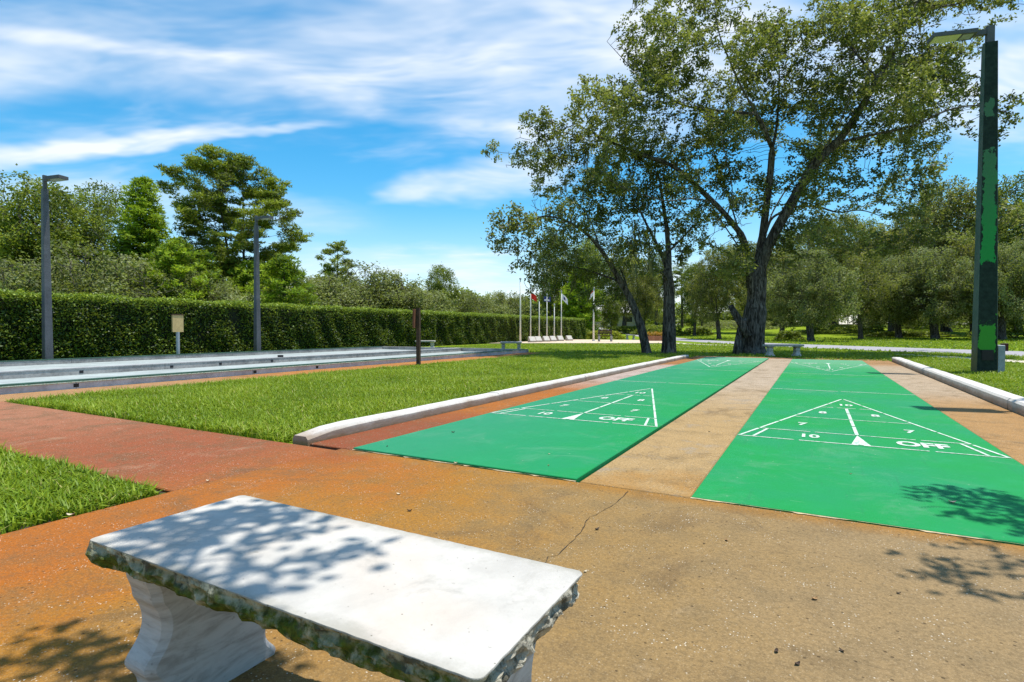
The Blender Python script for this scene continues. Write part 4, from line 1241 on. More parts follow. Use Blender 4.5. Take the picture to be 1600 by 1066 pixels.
# --- the big oak at the end of the courts
def big_oak():
    b = at(1178, 552)
    root = empty('spreading_oak', (b.x, b.y, -0.05)); tag(root, 'huge spreading oak with many limbs at the far end of the courts', 'tree')
    f = photo_frame(1178, 552, 39.6)
    L = lambda *p: [f(*q) for q in p]
    seeds = [
        (L((1178, 556, 0), (1177, 520, 0), (1180, 470, 0), (1184, 430, 0.1), (1192, 385, .2), (1199, 330, .3), (1204, 280, .2), (1203, 240, 0)), -1),
        (L((1178, 485, 0), (1166, 440, -.3), (1156, 400, -.6), (1142, 370, -.9), (1112, 340, -1.3), (1078, 316, -1.7), (1040, 312, -2.0), (1003, 318, -2.2), (965, 308, -2.4), (930, 298, -2.6), (890, 275, -2.8)), 0),
        (L((1142, 370, -.9), (1118, 330, -.4), (1090, 295, 0.2), (1066, 268, .6), (1033, 255, 1.0), (985, 235, 1.4), (930, 205, 1.6)), 1),
        (L((1203, 240, 0), (1188, 222, -.4), (1164, 188, -.8), (1134, 143, -1.0), (1116, 105, -1.1), (1104, 75, -1.0), (1098, 35, -.9)), 0),
        (L((1164, 188, -.8), (1120, 185, -.2), (1078, 178, .5), (1048, 160, .8), (1025, 143, 1.0), (998, 110, 1.2), (975, 82, 1.4)), 3),
        (L((1203, 250, 0.1), (1219, 214, .6), (1229, 165, 1.0), (1234, 120, 1.3), (1222, 70, 1.5)), 0),
        (L((1187, 425, 0.1), (1200, 375, -.2), (1222, 325, -.5), (1249, 262, -.9), (1280, 230, -1.2), (1301, 191, -1.5), (1327, 135, -1.7), (1350, 105, -1.7), (1369, 52, -1.6), (1395, 15, -1.4), (1470, -25, -1.2)), 0),
        (L((1280, 230, -1.2), (1320, 217, -1.9), (1372, 202, -2.6), (1402, 180, -2.8), (1447, 170, -3.0), (1500, 185, -3.0)), 6),
        (L((1350, 105, -1.7), (1385, 112, -.8), (1421, 106, -.2), (1455, 90, .2), (1492, 82, .5), (1530, 72, .8)), 6),
        (L((1327, 135, -1.7), (1310, 90, -.6), (1295, 50, .3), (1300, 15, .8)), 6),
        (L((1194, 380, .2), (1219, 345, 1.0), (1264, 330, 1.6), (1305, 330, 1.9), (1335, 341, 2.0), (1372, 334, 2.1), (1402, 345, 2.2), (1440, 352, 2.3), (1515, 379, 2.4)), 0),
        (L((1372, 334, 2.1), (1410, 320, 2.6), (1436, 330, 2.8), (1480, 322, 3.0)), 10),
        (L((1199, 330, .3), (1225, 290, 2.0), (1255, 250, 3.2), (1275, 205, 3.8), (1280, 150, 4.0)), 0),
        (L((1184, 430, .1), (1165, 370, 1.6), (1140, 310, 2.8), (1110, 260, 3.4), (1090, 215, 3.6)), 0),
        (L((1395, 15, -1.4), (1440, 30, -.6), (1500, 20, 0), (1560, 12, .4)), 6),
        (L((1182, 455, .1), (1178, 400, .8), (1168, 340, 1.4), (1155, 280, 1.8), (1140, 230, 2.0), (1135, 180, 2.1)), 0),
        (L((1186, 435, .1), (1208, 390, 1.2), (1232, 340, 1.8), (1262, 300, 2.2), (1300, 270, 2.4), (1345, 252, 2.6)), 0),
        (L((1190, 405, .1), (1207, 350, -1.0), (1217, 300, -1.6), (1228, 250, -2.0), (1248, 195, -2.2)), 0),
        (L((1160, 415, -.5), (1140, 395, .6), (1110, 378, 1.2), (1075, 362, 1.6)), 1),
        (L((1249, 262, -.9), (1262, 210, -2.0), (1268, 160, -2.6), (1262, 105, -2.8)), 6),
        (L((1112, 340, -1.3), (1098, 300, -2.4), (1075, 250, -2.9), (1062, 200, -3.0)), 1),
    ]
    B = [(1050, 35, 42, 45), (1108, 38, 46, 42), (995, 75, 42, 40), (1078, 110, 55, 45), (962, 88, 22, 26), (1200, 75, 55, 38), (1232, 120, 55, 45), (1290, 48, 55, 42), (1180, 150, 45, 40), (1345, 62, 52, 48), (1405, 32, 55, 40),
         (1475, 15, 52, 36), (1545, 18, 36, 20), (1400, 118, 58, 42), (1450, 150, 55, 40), (1488, 188, 36, 32), (1400, 190, 62, 38), (1338, 155, 52, 45), (1330, 232, 52, 36), (1438, 228, 42, 28), (1478, 240, 24, 20),
         (925, 172, 52, 40), (872, 208, 36, 34), (848, 255, 30, 32), (898, 250, 50, 40), (968, 228, 55, 45), (1030, 225, 55, 42), (980, 155, 40, 32), (1082, 195, 50, 45), (1122, 245, 45, 38), (1000, 285, 55, 30), (928, 298, 45, 26),
         (1060, 295, 38, 28), (1280, 292, 48, 32), (1332, 300, 42, 30), (1372, 288, 34, 26), (1252, 165, 55, 45), (1300, 112, 52, 42), (1518, 92, 26, 22), (1440, 340, 40, 20), (1500, 345, 45, 25), (1520, 376, 35, 18), (1130, 90, 40, 38), (1160, 215, 40, 30),
         (1010, 330, 35, 18), (1240, 372, 34, 20), (1310, 372, 42, 22), (880, 300, 30, 22), (1100, 388, 34, 22), (1130, 425, 26, 18), (1235, 415, 24, 16), (1365, 385, 38, 20), (1415, 375, 32, 18), (1275, 400, 30, 16), (1085, 335, 30, 20), (1120, 292, 40, 26), (1162, 262, 40, 28), (1205, 285, 36, 28), (1245, 245, 40, 28), (1285, 255, 36, 26), (1150, 322, 30, 20), (1228, 325, 32, 20), (1100, 350, 28, 18), (1185, 205, 40, 28), (1270, 200, 40, 30), (1060, 250, 40, 28)]
    rng = np.random.default_rng(21)
    bl = []
    for (u, v, ru, rv) in B:
        d = rng.uniform(-2.6, 2.6)
        x, y, z = f(u, v, d)
        k = 1 / 39.6
        bl.append((x, y, z, ru * k, max(ru, rv) * k * 1.15, rv * k))
        if rng.uniform() < .45:
            d2 = d + rng.choice([-2.0, 2.0]); x, y, z = f(u + rng.uniform(-15, 15), v + rng.uniform(-12, 12), d2)
            bl.append((x, y, z, ru * k * .7, ru * k * .8, rv * k * .7))
    att = blobs(bl, 11500, rng)
    pos, par = colonise(seeds, att, 0.22, 2.6, 0.27, 100, rng, 0.03)
    r, nch = radii(pos, par, 0.0075, 0.45, 2.25)
    wood('trunk', pos, par, r, M['bark'], root)
    crown(pos, r, nch, par, 21, 0.13, 0.095, M['oakleaf'], root, rng, 0.016, gap=.30)
    moss_part(pos, r, par, 70, root, rng, .15, .45)
    # leaning dead stub at the trunk's foot
    st = at(1153, 552.5); f2 = photo_frame(1153, 552, 39.6)
    s2 = empty('forked_stub', (st.x, st.y - .15, -0.05)); tag(s2, 'dark forked stub leaning against the big oak trunk', 'tree')
    MB().tube([f2(1152, 555), f2(1154, 535), f2(1157, 515), f2(1161, 505), f2(1166, 498)], [.19, .15, .135, .11, .06], 9).build('trunk', M['bark'], s2, True)
    MB().tube([f2(1166, 524, -.12), f2(1158, 508, -.12), f2(1148, 492, -.12), f2(1140, 478, -.1)], [.16, .15, .13, .10], 9).build('limb', M['bark'], s2, True)
big_oak()

def oak_from_photo(name, u0, label, polys, B, natt, root_r, seed, mat, per=12, leaf=.13, moss=0, step=.23):
    b = at(u0, 551.5)
    root = empty(name, (b.x, b.y, -0.05)); tag(root, label, 'tree')
    f = photo_frame(u0, 551.5, 39.6)
    rng = np.random.default_rng(seed)
    seeds = [([f(*q) for q in pl], pi) for pl, pi in polys]
    bl = []
    for (u, v, ru, rv, d) in B:
        x, y, z = f(u, v, d); bl.append((x, y, z, ru / 39.6, max(ru, rv) / 39.6 * 1.2, rv / 39.6))
    pos, par = colonise(seeds, blobs(bl, natt, rng), step, 2.6, 0.30, 80, rng, 0.02)
    r, nch = radii(pos, par, 0.0075, root_r, 2.25)
    wood('trunk', pos, par, r, M['bark'], root, flare=.6)
    crown(pos, r, nch, par, per, leaf, .10, mat, root, rng, .017, gap=.28)
    if moss: moss_part(pos, r, par, moss, root, rng, .15, .5)
    return root
oak_from_photo('leaning_oak', 1012, 'dark leaning oak with its crown spread out to the left', [
    ([(1012, 555, 0), (1006, 525, 0), (997, 495, 0), (984, 465, 0), (968, 440, -.2), (950, 412, -.4), (930, 385, -.7), (905, 362, -1.0), (870, 342, -1.3), (835, 335, -1.6), (800, 345, -1.8), (770, 362, -2)], -1),
    ([(968, 440, -.2), (945, 430, .5), (915, 420, 1.0), (880, 415, 1.5), (845, 420, 1.8)], 0),
    ([(930, 385, -.7), (925, 350, 0), (915, 325, .6), (890, 312, 1.0)], 0),
    ([(870, 342, -1.3), (850, 365, -1.8), (840, 395, -2.0), (825, 425, -2.1)], 0),
    ([(984, 465, 0), (985, 435, 1), (975, 405, 1.6), (960, 375, 2.0)], 0)],
    [(768, 372, 22, 30, -2), (795, 345, 36, 26, -1.6), (850, 328, 42, 22, -1.2), (830, 375, 36, 24, -1.8), (792, 402, 18, 22, -1.8), (885, 368, 42, 30, -1), (818, 440, 22, 20, -2), (858, 425, 28, 24, 1), (900, 418, 36, 26, 1), (935, 350, 42, 30, .4),
     (948, 430, 40, 30, 1), (985, 400, 36, 30, 1.6), (905, 315, 36, 18, .6), (870, 455, 26, 24, 1.4), (925, 465, 30, 20, .6), (960, 385, 36, 26, -.6), (960, 462, 26, 16, .8)],
    3000, .17, 31, M['oakleaf'], 18, .13, 40)
oak_from_photo('upright_oak', 1046, 'upright dark oak trunk between the leaning oak and the big oak', [
    ([(1046, 556, 0), (1046, 530, 0), (1045, 490, 0), (1044, 450, 0), (1042, 420, 0), (1034, 400, 0), (1025, 375, .3), (1012, 345, .6), (1000, 315, .8)], -1),
    ([(1043, 425, 0), (1048, 395, .4), (1050, 360, .8), (1048, 325, 1.2), (1045, 285, 1.5)], 0),
    ([(1044, 430, 0), (1060, 432, -.4), (1075, 438, -.6)], 0),
    ([(1043, 440, 0), (1030, 425, -.6), (1010, 420, -1.0), (990, 418, -1.4)], 0),
    ([(1048, 395, .4), (1075, 375, 1.0), (1100, 355, 1.6)], 1)],
    [(1040, 300, 42, 34, 1.2), (1000, 320, 40, 32, .8), (1060, 345, 36, 30, 1.0), (1010, 372, 40, 28, -.4), (1095, 352, 30, 24, 1.6), (985, 410, 30, 22, -1.4), (1070, 400, 24, 20, .6), (1030, 260, 36, 26, 1.5)],
    1800, .27, 37, M['oakleaf'], 18, .13, 30)

# --- background tree kinds, built once each and copied
def oak_kind(seed, h, wd, trunk_h, mat, natt, per, leaf, step, spread, moss=0, thick=.22, low=0.25, bark='bark2', rthr=.030):
    rng = np.random.default_rng(seed)
    root = empty('tree'); 
    lean = rng.uniform(-.6, .6, 2)
    tr = [(0, 0, -.1), (lean[0] * .2, lean[1] * .2, trunk_h * .5), (lean[0] * .5, lean[1] * .5, trunk_h), (lean[0], lean[1], h * .62)]
    seeds = [(tr, -1)]
    for k in range(6):
        a = k * 1.047 + rng.uniform(-.4, .4); e = rng.uniform(.35, .5) * wd; z0 = trunk_h * rng.uniform(.75, 1.15)
        seeds.append(([(lean[0] * .4, lean[1] * .4, z0), (e * .5 * math.cos(a), e * .5 * math.sin(a), z0 + (h - z0) * .28), (e * math.cos(a), e * math.sin(a), z0 + (h - z0) * rng.uniform(.3, .6))], 0))
    bl = []
    nb = 24
    for k in range(nb):
        t = (k + .5) / nb; z = h * (low + (1 - low) * t ** .85) - .5
        prof = math.sin(math.pi * min(1, .22 + .75 * (z / h))) ** .7
        a = k * 2.4; rr = wd * .5 * prof * rng.uniform(.35, 1.0)
        s = wd * rng.uniform(.10, .22)
        bl.append((rr * math.cos(a), rr * math.sin(a), z, s, s, s * .68))
    bl.append((0, 0, h * .6, wd * .26, wd * .26, h * .25))
    pos, par = colonise(seeds, blobs(bl, natt, rng), step, 3.2, step * 1.25, 60, rng, .03)
    r, nch = radii(pos, par, .012, thick, 2.3)
    wood('trunk', pos, par, r, M[bark], root)
    crown(pos, r, nch, par, per, leaf, spread, M[mat], root, rng, rthr, gap=.26)
    if moss: moss_part(pos, r, par, moss, root, rng, .4, 1.3, .12)
    root['h'] = h
    return root

def pine_kind(seed, h, wd, c0, mat, pads, per, leaf, two=False):
    """open-crowned pine: bare leaders, needle pads at the limb ends"""
    rng = np.random.default_rng(seed)
    root = empty('tree')
    leaders = [[(0, 0, -.1), (.1, 0, h * .3), (.15, .1, h * .6), (.1, 0, h * .97)]]
    if two:
        leaders.append([(.1, 0, h * .12), (1.0, .3, h * .4), (1.5, .4, h * .68), (1.9, .3, h * .90)])
    seeds = [(leaders[0], -1)] + [(q, 0) for q in leaders[1:]]
    bl = []
    for k in range(pads):
        t = (k + .5) / pads
        z = h * (c0 + (1 - c0) * t) - .25
        li = k % len(leaders); base = np.array([np.interp(z, [p[2] for p in leaders[li]], [p[j] for p in leaders[li]]) for j in range(2)])
        env = wd * .5 * (math.sin(math.pi * (.18 + .80 * t)) ** .65)
        a = k * 2.39996; rr = env * rng.uniform(.45, .95)
        x, y = base[0] + rr * math.cos(a), base[1] + rr * math.sin(a)
        seeds.append(([(base[0], base[1], z - rr * .25), ((base[0] + x) / 2, (base[1] + y) / 2, z - rr * .18), (x, y, z)], li))
        s = rng.uniform(.55, .95) * wd * .13
        bl.append((x, y, z + s * .25, s, s, s * .48))
    pos, par = colonise(seeds, blobs(bl, pads * 46, rng), .24, 1.5, .24, 22, rng, .05)
    r, nch = radii(pos, par, .010, .25, 2.4)
    wood('trunk', pos, par, r, M['bark2'], root)
    crown(pos, r, nch, par, per, leaf, .14, M[mat], root, rng, .020, needle=True, gap=0 if mat == 'bright' else .22)
    root['h'] = h
    return root

def conifer_kind(seed, h, wd, mat, leaf, per):
    """narrow layered evergreen"""
    rng = np.random.default_rng(seed)
    root = empty('tree')
    P, par = [np.array((0, 0, -.1))], [-1]
    N = 34
    for i in range(1, N + 1):
        P.append(np.array((.05 * math.sin(i), .05 * math.cos(i * 1.3), h * i / N))); par.append(len(P) - 2 if i == 1 else tr)
        tr = len(P) - 1
        t = i / N
        if t < .07: continue
        for k in range(6):
            a = k * 1.047 + i * .7 + rng.uniform(-.3, .3)
            L = wd * .5 * (1 - t) ** .75 * rng.uniform(.6, 1.15) + .25
            m = max(2, int(L / .22)); pv = tr
            for j in range(1, m + 1):
                q = j / m
                P.append(P[tr] + np.array((math.cos(a) * L * q, math.sin(a) * L * q, L * (.10 * q + .32 * q * q - .12) + rng.normal(0, .02)))); par.append(pv); pv = len(P) - 1
                if j > 1 and rng.uniform() < .8:
                    sd = a + rng.choice([-1, 1]) * .9; s_ = L * .25 * (1.1 - q)
                    P.append(P[pv] + np.array((math.cos(sd) * s_, math.sin(sd) * s_, s_ * .25))); par.append(pv)
    pos, par = np.array(P), np.array(par)
    r, nch = radii(pos, par, .008, .17, 2.4)
    wood('trunk', pos, par, r, M['bark2'], root)
    crown(pos, r, nch, par, per, leaf, .11, M[mat], root, rng, .03, needle=True, gap=0)
    root['h'] = h
    return root

KIND = {
    'shrub_oak': oak_kind(101, 4.6, 5.6, .9, 'olive', 1900, 17, .17, .25, .19, low=.08),
    'shrub_oak2': oak_kind(102, 5.2, 6.4, 1.0, 'olive', 2200, 17, .17, .26, .20, low=.08),
    'broad': oak_kind(103, 10.5, 7.5, 3.2, 'green', 2600, 20, .21, .30, .22, low=.20),
    'thin': oak_kind(104, 13.0, 4.8, 5.5, 'green', 1000, 18, .20, .32, .22, thick=.16, low=.40),
    'live_oak': oak_kind(105, 9.0, 10.5, 2.0, 'olive', 3000, 20, .21, .31, .22, moss=60, thick=.42, low=.25, bark='bark'),
    'moss_oak': oak_kind(106, 11.5, 10.0, 2.8, 'mossy', 2900, 19, .21, .32, .23, moss=110, thick=.38, low=.26, bark='bark'),
    'tall_oak': oak_kind(107, 14.0, 8.0, 4.0, 'green', 2600, 20, .24, .36, .26, thick=.30, low=.26, bark='bark'),
    'open_oak': oak_kind(121, 10.5, 9.0, 3.0, 'mossy', 1900, 17, .20, .32, .20, moss=70, thick=.34, low=.30, bark='bark2'),
    'pine': pine_kind(108, 13.0, 9.4, .34, 'pine', 80, 23, .30, True),
    'pine2': pine_kind(109, 9.3, 4.6, .38, 'pine', 36, 22, .32),
    'bush_pine': pine_kind(110, 5.0, 3.6, .10, 'bright', 48, 24, .27),
    'conifer': conifer_kind(111, 10.2, 5.0, 'bright', .30, 20),
    'slim_pine': pine_kind(112, 12.0, 4.2, .52, 'green', 30, 22, .36),
}
USED = set()
def plant(kind, u, depth, label, h=None, rz=0.0, wx=1.0, name='tree', group='trees in the background'):
    src = KIND[kind]
    o = src if kind not in USED else copy_tree(src)
    USED.add(kind)
    o.name = name
    p = far(u, depth); o.location = (p.x, p.y, p.z - .05)
    s = (h / src['h']) if h else 1.0
    o.scale = (s * wx, s * wx, s); o.rotation_euler = (0, 0, rz)
    tag(o, label, 'tree', group)
    return o
def hh(vtop, depth):
    return ((515 - vtop) / (FPX / depth) + CAMH)

T = [  # kind, u, depth, v of the top, width factor, label, name
    ('broad', 62, 36, 274, 1.0, 'broad leafy tree behind the hedge at the leftmost lamp post', 'broadleaf_tree'),
    ('broad', -40, 38, 285, 1.0, 'broad leafy tree cut by the left edge of the photo', 'broadleaf_tree'),
    ('thin', 170, 46, 278, 1.0, 'thin airy tree between the leftmost lamp post and the pointed evergreen', 'slender_tree'),
    ('conifer', 226, 33, 285, 1.15, 'pointed bright green layered evergreen behind the hedge', 'conifer_tree'),
    ('bush_pine', 278, 30, 372, .9, 'small bright young pine above the tan sign', 'young_pine_tree'),
    ('pine', 385, 39, 252, 1.0, 'tall twin-stemmed pine with flat needle pads, highest tree on the left', 'pine_tree'),
    ('bush_pine', 440, 33, 398, 1.1, 'bright bushy pine right of the second grey lamp post', 'young_pine_tree'),
    ('bush_pine', 395, 36, 405, 1.1, 'bright bushy pine behind the second grey lamp post', 'young_pine_tree'),
    ('shrub_oak', 40, 27.5, 398, 1.1, 'olive scrub oak above the hedge behind the leftmost lamp post', 'scrub_oak_tree'),
    ('shrub_oak2', 165, 28, 392, 1.1, 'olive scrub oak above the hedge below the thin airy tree', 'scrub_oak_tree'),
    ('shrub_oak', 255, 32, 410, 1.1, 'olive scrub oak above the hedge below the pointed evergreen', 'scrub_oak_tree'),
    ('shrub_oak2', 335, 31, 425, 1.0, 'olive scrub oak above the hedge between the tan sign and the second grey post', 'scrub_oak_tree'),
    ('shrub_oak', -50, 29, 400, 1.1, 'olive scrub oak above the hedge at the left edge of the photo', 'scrub_oak_tree'),
    ('shrub_oak', 480, 46, 425, 1.2, 'olive scrub oak just right of the bright bushy pines', 'scrub_oak_tree'),
    ('pine2', 530, 56, 380, 1.0, 'small airy pine standing over the middle of the hedge', 'pine_tree'),
    ('shrub_oak2', 575, 52, 418, 1.2, 'olive oak below and right of the small airy pine', 'scrub_oak_tree'),
    ('shrub_oak', 535, 48, 440, 1.1, 'low olive oak in front of the small airy pine', 'scrub_oak_tree'),
    ('shrub_oak2', 632, 54, 428, 1.2, 'olive oak above the hedge left of the brown post', 'scrub_oak_tree'),
    ('broad', 690, 60, 416, .95, 'dark round-topped tree above the brown post', 'broadleaf_tree'),
    ('shrub_oak', 662, 52, 452, 1.1, 'low olive oak in front of the dark round-topped tree', 'scrub_oak_tree'),
    ('shrub_oak2', 745, 62, 458, 1.2, 'low olive oak where the hedge-top tree line dips', 'scrub_oak_tree'),
    ('shrub_oak', 795, 66, 460, 1.3, 'low olive oak behind the leftmost flagpole', 'scrub_oak_tree'),
    ('tall_oak', 860, 66, 372, .62, 'tall narrow dark tree behind the blue flag', 'tall_tree'),
    ('tall_oak', 925, 72, 385, .8, 'tall dark tree behind the limp striped flag', 'tall_tree'),
    ('bush_pine', 905, 60, 428, .9, 'bright green young tree right of the white flag', 'young_tree'),
    ('moss_oak', 975, 78, 420, 1.0, 'mossy oak beyond the plaza behind the leaning oak', 'mossy_oak_tree'),
    ('broad', 955, 62, 470, .8, 'small pale green tree beside the pale-roofed house', 'broadleaf_tree'),
    ('tall_oak', 1025, 90, 415, 1.0, 'tall tree in the gap between leaning and upright oak', 'tall_tree'),
    ('slim_pine', 1066, 92, 430, 1.0, 'slim straight tree just right of the upright oak trunk', 'slim_tree'),
    ('slim_pine', 1082, 98, 440, 1.0, 'second slim straight tree right of the upright oak trunk', 'slim_tree'),
    ('slim_pine', 1097, 90, 436, 1.0, 'third slim straight tree right of the upright oak trunk', 'slim_tree'),
    ('slim_pine', 1113, 96, 445, 1.0, 'fourth slim straight tree right of the upright oak trunk', 'slim_tree'),
    ('moss_oak', 1124, 50, 400, .75, 'mossy oak with pale trunk across the road left of the big oak', 'mossy_oak_tree'),
    ('open_oak', 1222, 60, 405, .9, 'mossy oak directly right behind the big oak trunk', 'mossy_oak_tree'),
    ('live_oak', 1268, 43, 400, .80, 'pale olive live oak with thick dark trunk right of the white far bench', 'live_oak_tree'),
    ('open_oak', 1345, 48, 405, .85, 'open yellowish oak in the middle of the far lawn', 'live_oak_tree'),
    ('open_oak', 1392, 56, 372, .85, 'mossy yellowish oak behind the far lawn, tallest of the middle group', 'mossy_oak_tree'),
    ('live_oak', 1462, 47, 400, .85, 'pale olive live oak left of the peeling lamp post', 'live_oak_tree'),
    ('moss_oak', 1478, 58, 318, .85, 'tall mossy oak just left of the peeling lamp post', 'mossy_oak_tree'),
    ('live_oak', 1566, 44, 395, .75, 'pale olive live oak right of the peeling lamp post', 'live_oak_tree'),
    ('tall_oak', 1590, 54, 298, 1.0, 'tall green tree at the right edge behind the peeling lamp post', 'tall_tree'),
    ('open_oak', 1660, 46, 330, .9, 'mossy oak cut by the right edge of the photo', 'mossy_oak_tree'),
    ('tall_oak', 1300, 92, 405, 1.2, 'far tree closing the view right of the big oak', 'tall_tree'),
    ('tall_oak', 1420, 88, 385, 1.2, 'far tree closing the view behind the far lawn', 'tall_tree'),
    ('tall_oak', 1530, 84, 370, 1.2, 'far tree closing the view behind the peeling lamp post', 'tall_tree'),
    ('tall_oak', 1180, 100, 425, 1.3, 'far tree hidden mostly by the big oak trunk', 'tall_tree'),
    ('shrub_oak2', 1350, 80, 455, 1.6, 'low far oak at the back edge of the far lawn', 'scrub_oak_tree'),
    ('shrub_oak', 1480, 78, 450, 1.6, 'low far oak behind the lamp post, back of the far lawn', 'scrub_oak_tree'),
    ('shrub_oak2', 1240, 84, 455, 1.6, 'low far oak seen past the right side of the big trunk', 'scrub_oak_tree'),
    ('moss_oak', 1305, 64, 365, .9, 'mossy oak standing behind the pale olive live oak by the far bench', 'mossy_oak_tree'),
    ('open_oak', 1440, 70, 352, .9, 'far mossy oak between the tallest middle oak and the lamp post', 'mossy_oak_tree'),
    ('tall_oak', 1350, 76, 372, 1.0, 'tall green tree behind the middle of the far lawn', 'tall_tree'),
    ('live_oak', 1405, 50, 412, .75, 'pale olive live oak between the middle oak and the lamp post', 'live_oak_tree'),
    ('open_oak', 1520, 52, 392, .8, 'open yellowish oak partly hidden by the peeling lamp post', 'live_oak_tree'),
    ('moss_oak', 1160, 66, 398, .8, 'mossy oak seen between the upright oak and the big oak', 'mossy_oak_tree'),
    ('broad', 1085, 60, 425, .9, 'leafy tree right of the upright oak across the road', 'broadleaf_tree'),
    ('broad', 905, 64, 395, .8, 'leafy tree behind the white flag', 'broadleaf_tree'),
    ('moss_oak', 1005, 66, 432, .7, 'mossy oak just behind the leaning trunk', 'mossy_oak_tree'),
    ('tall_oak', 1225, 80, 385, 1.0, 'tall green tree right behind the big oak trunk', 'tall_tree'),
    ('broad', 118, 40, 300, .9, 'leafy tree just right of the leftmost lamp post', 'broadleaf_tree'),
    ('bush_pine', 300, 34, 390, 1.2, 'bright young pine left of the tall pine', 'young_pine_tree'),
    ('shrub_oak2', 425, 36, 430, 1.1, 'olive scrub oak at the foot of the tall pine', 'scrub_oak_tree'),
    ('shrub_oak', 880, 84, 462, 1.6, 'low far oak behind the flags', 'scrub_oak_tree'),
]
for i, (k, u, d, vt, wx, lb, nm) in enumerate(T):
    plant(k, u, d, lb, hh(vt, d) * (1.10 if u > 850 else 1.0), i * 2.1, wx, nm)

# far wood that closes the view behind the single trees
def far_wood():
    rng = np.random.default_rng(5); Cs, Ts = [], []
    lumps = []
    for k in range(150):
        u = rng.uniform(-150, 1800); d = rng.uniform(100, 135) if u > 880 else rng.uniform(78, 105)
        vt = np.interp(u, [-150, 300, 480, 560, 700, 800, 900, 1030, 1060, 1130, 1180, 1300, 1600, 1800], [400, 410, 432, 436, 450, 468, 455, 462, 488, 486, 462, 440, 420, 410]) + rng.uniform(-4, 14)
        p = far(u, d); h = hh(vt, d) - p.z
        lumps.append((p.x, p.y, p.z, rng.uniform(3.0, 5.5), h))
    for x, y, z, rr, h in lumps:
        n = 620
        q = rng.normal(size=(n, 3)); q /= np.linalg.norm(q, axis=1)[:, None]
        q *= (rng.uniform(.7, 1.05, n) * (1 + .18 * np.sin(q[:, 0] * 6 + x) * np.sin(q[:, 2] * 7 + y)))[:, None]
        c = np.stack([x + q[:, 0] * rr, y + q[:, 1] * rr, z + h * .5 + q[:, 2] * h * .52], 1)
        c[:, 2] = np.maximum(c[:, 2], z + .1)
        Cs.append(c); Ts.append(np.clip(rng.uniform(0, .8) * .5 + rng.uniform(0, .5, n) + .15 * q[:, 2], 0, 1))
    o = fastmesh('far_wood', leafquads(np.concatenate(Cs), .75, .45, rng=rng), 4, M['green'], None, np.concatenate(Ts))
    tag(o, 'far off wood closing the view behind the lawns and hedge', 'wood', None, 'stuff')
far_wood()

# tree standing behind the viewpoint; its forward limbs hang overhead and dapple the bench
def overhead_oak():
    root = empty('overhanging_oak', (2.6, -3.6, -0.05)); tag(root, 'oak behind the viewpoint whose leaves shade the near bench and apron', 'tree')
    rng = np.random.default_rng(77)
    o = np.array((2.6, -3.6, 0))
    S = [([(2.6, -3.6, 0), (2.55, -3.4, 1.4), (2.5, -3.0, 2.5), (2.6, -3.2, 4.5), (2.8, -3.6, 7)], -1),
         ([(2.5, -3.0, 2.5), (1.9, -1.6, 3.1), (1.0, -.3, 3.4), (-.1, .7, 3.6), (-.66, 1.3, 3.62)], 0),
         ([(2.5, -3.0, 2.5), (3.1, -1.0, 3.1), (3.2, 1.0, 3.4), (2.9, 2.8, 3.55), (1.9, 3.6, 3.62), (1.42, 4.4, 3.6)], 0),
         ([(2.5, -3.0, 2.5), (4.0, -3.6, 4.0), (5.4, -4.2, 5)], 0), ([(2.5, -3.0, 2.5), (1.0, -4.4, 4.2), (-.2, -5.6, 5)], 0)]
    S = [([tuple(np.array(p) - o) for p in pl], k) for pl, k in S]
    bl = [(-.52, 1.80, 3.6, .26, .24, .16), (-.34, 1.62, 3.62, .22, .16, .14), (-.66, 1.62, 3.6, .18, .14, .12), (-1.06, 1.70, 3.6, .20, .17, .12), (-.22, 1.78, 3.6, .14, .10, .1), (1.62, 4.60, 3.6, .42, .40, .16), (1.46, 3.62, 3.6, .36, .26, .14), (1.85, 4.15, 3.6, .26, .36, .15), (1.35, 4.45, 3.6, .16, .14, .1),
          (2.8, -3.6, 7, 2.0, 2.0, 1.2), (5.2, -4.2, 5.4, 1.5, 1.5, 1.0), (-.2, -5.6, 5.4, 1.6, 1.6, 1.0), (3.2, -6, 6, 1.6, 1.6, 1.0)]
    bl = [(b[0] - .25, b[1] - .30, *b[2:]) if k < 9 else b for k, b in enumerate(bl)]
    bl = [(b[0] - o[0], b[1] - o[1], *b[2:]) for b in bl]
    a1 = blobs(bl[:9], 820, rng); a2 = blobs(bl[9:], 600, rng)
    pos, par = colonise(S, np.concatenate([a1, a2]), .10, 1.3, .10, 70, rng, .02)
    r, nch = radii(pos, par, .004, .30, 2.3)
    wood('trunk', pos, par, r, M['bark'], root)
    crown(pos, r, nch, par, 9, .070, .050, M['oakleaf'], root, rng, .010, tilt=1.2, gap=.10)
overhead_oak()

# ------------------------------------------------------------------ far house
def house():
    p = far(955, 96)
    root = empty('far_house', (p.x, p.y, p.z - .05), YAW); tag(root, 'small pale-roofed house far behind the plaza', 'house')
    MB().box(-4, 4, -3, 3, 0, 2.4).build('wall', M['housewall'], root)
    MB().add([(-4.6, -3.6, 2.401), (4.6, -3.6, 2.401), (4.6, 3.6, 2.401), (-4.6, 3.6, 2.401), (-2.6, 0, 4.3), (2.6, 0, 4.3)], [(0, 1, 5, 4), (1, 2, 5), (2, 3, 4, 5), (3, 0, 4), (3, 2, 1, 0)]).build('roof', M['roof'], root)
    for x in (-2.6, 2.4):
        wn = MB().box(x - .7, x + .7, -3.06, -2.99, .8, 1.9).build('window', M['roof'], root)
        MB().box(x - .6, x + .6, -3.09, -3.05, .9, 1.8).build('pane', M['glass'], wn)
    MB().box(-.5, .5, -3.05, -2.99, 0.02, 2.05).build('door', M['brown'], root)
house()

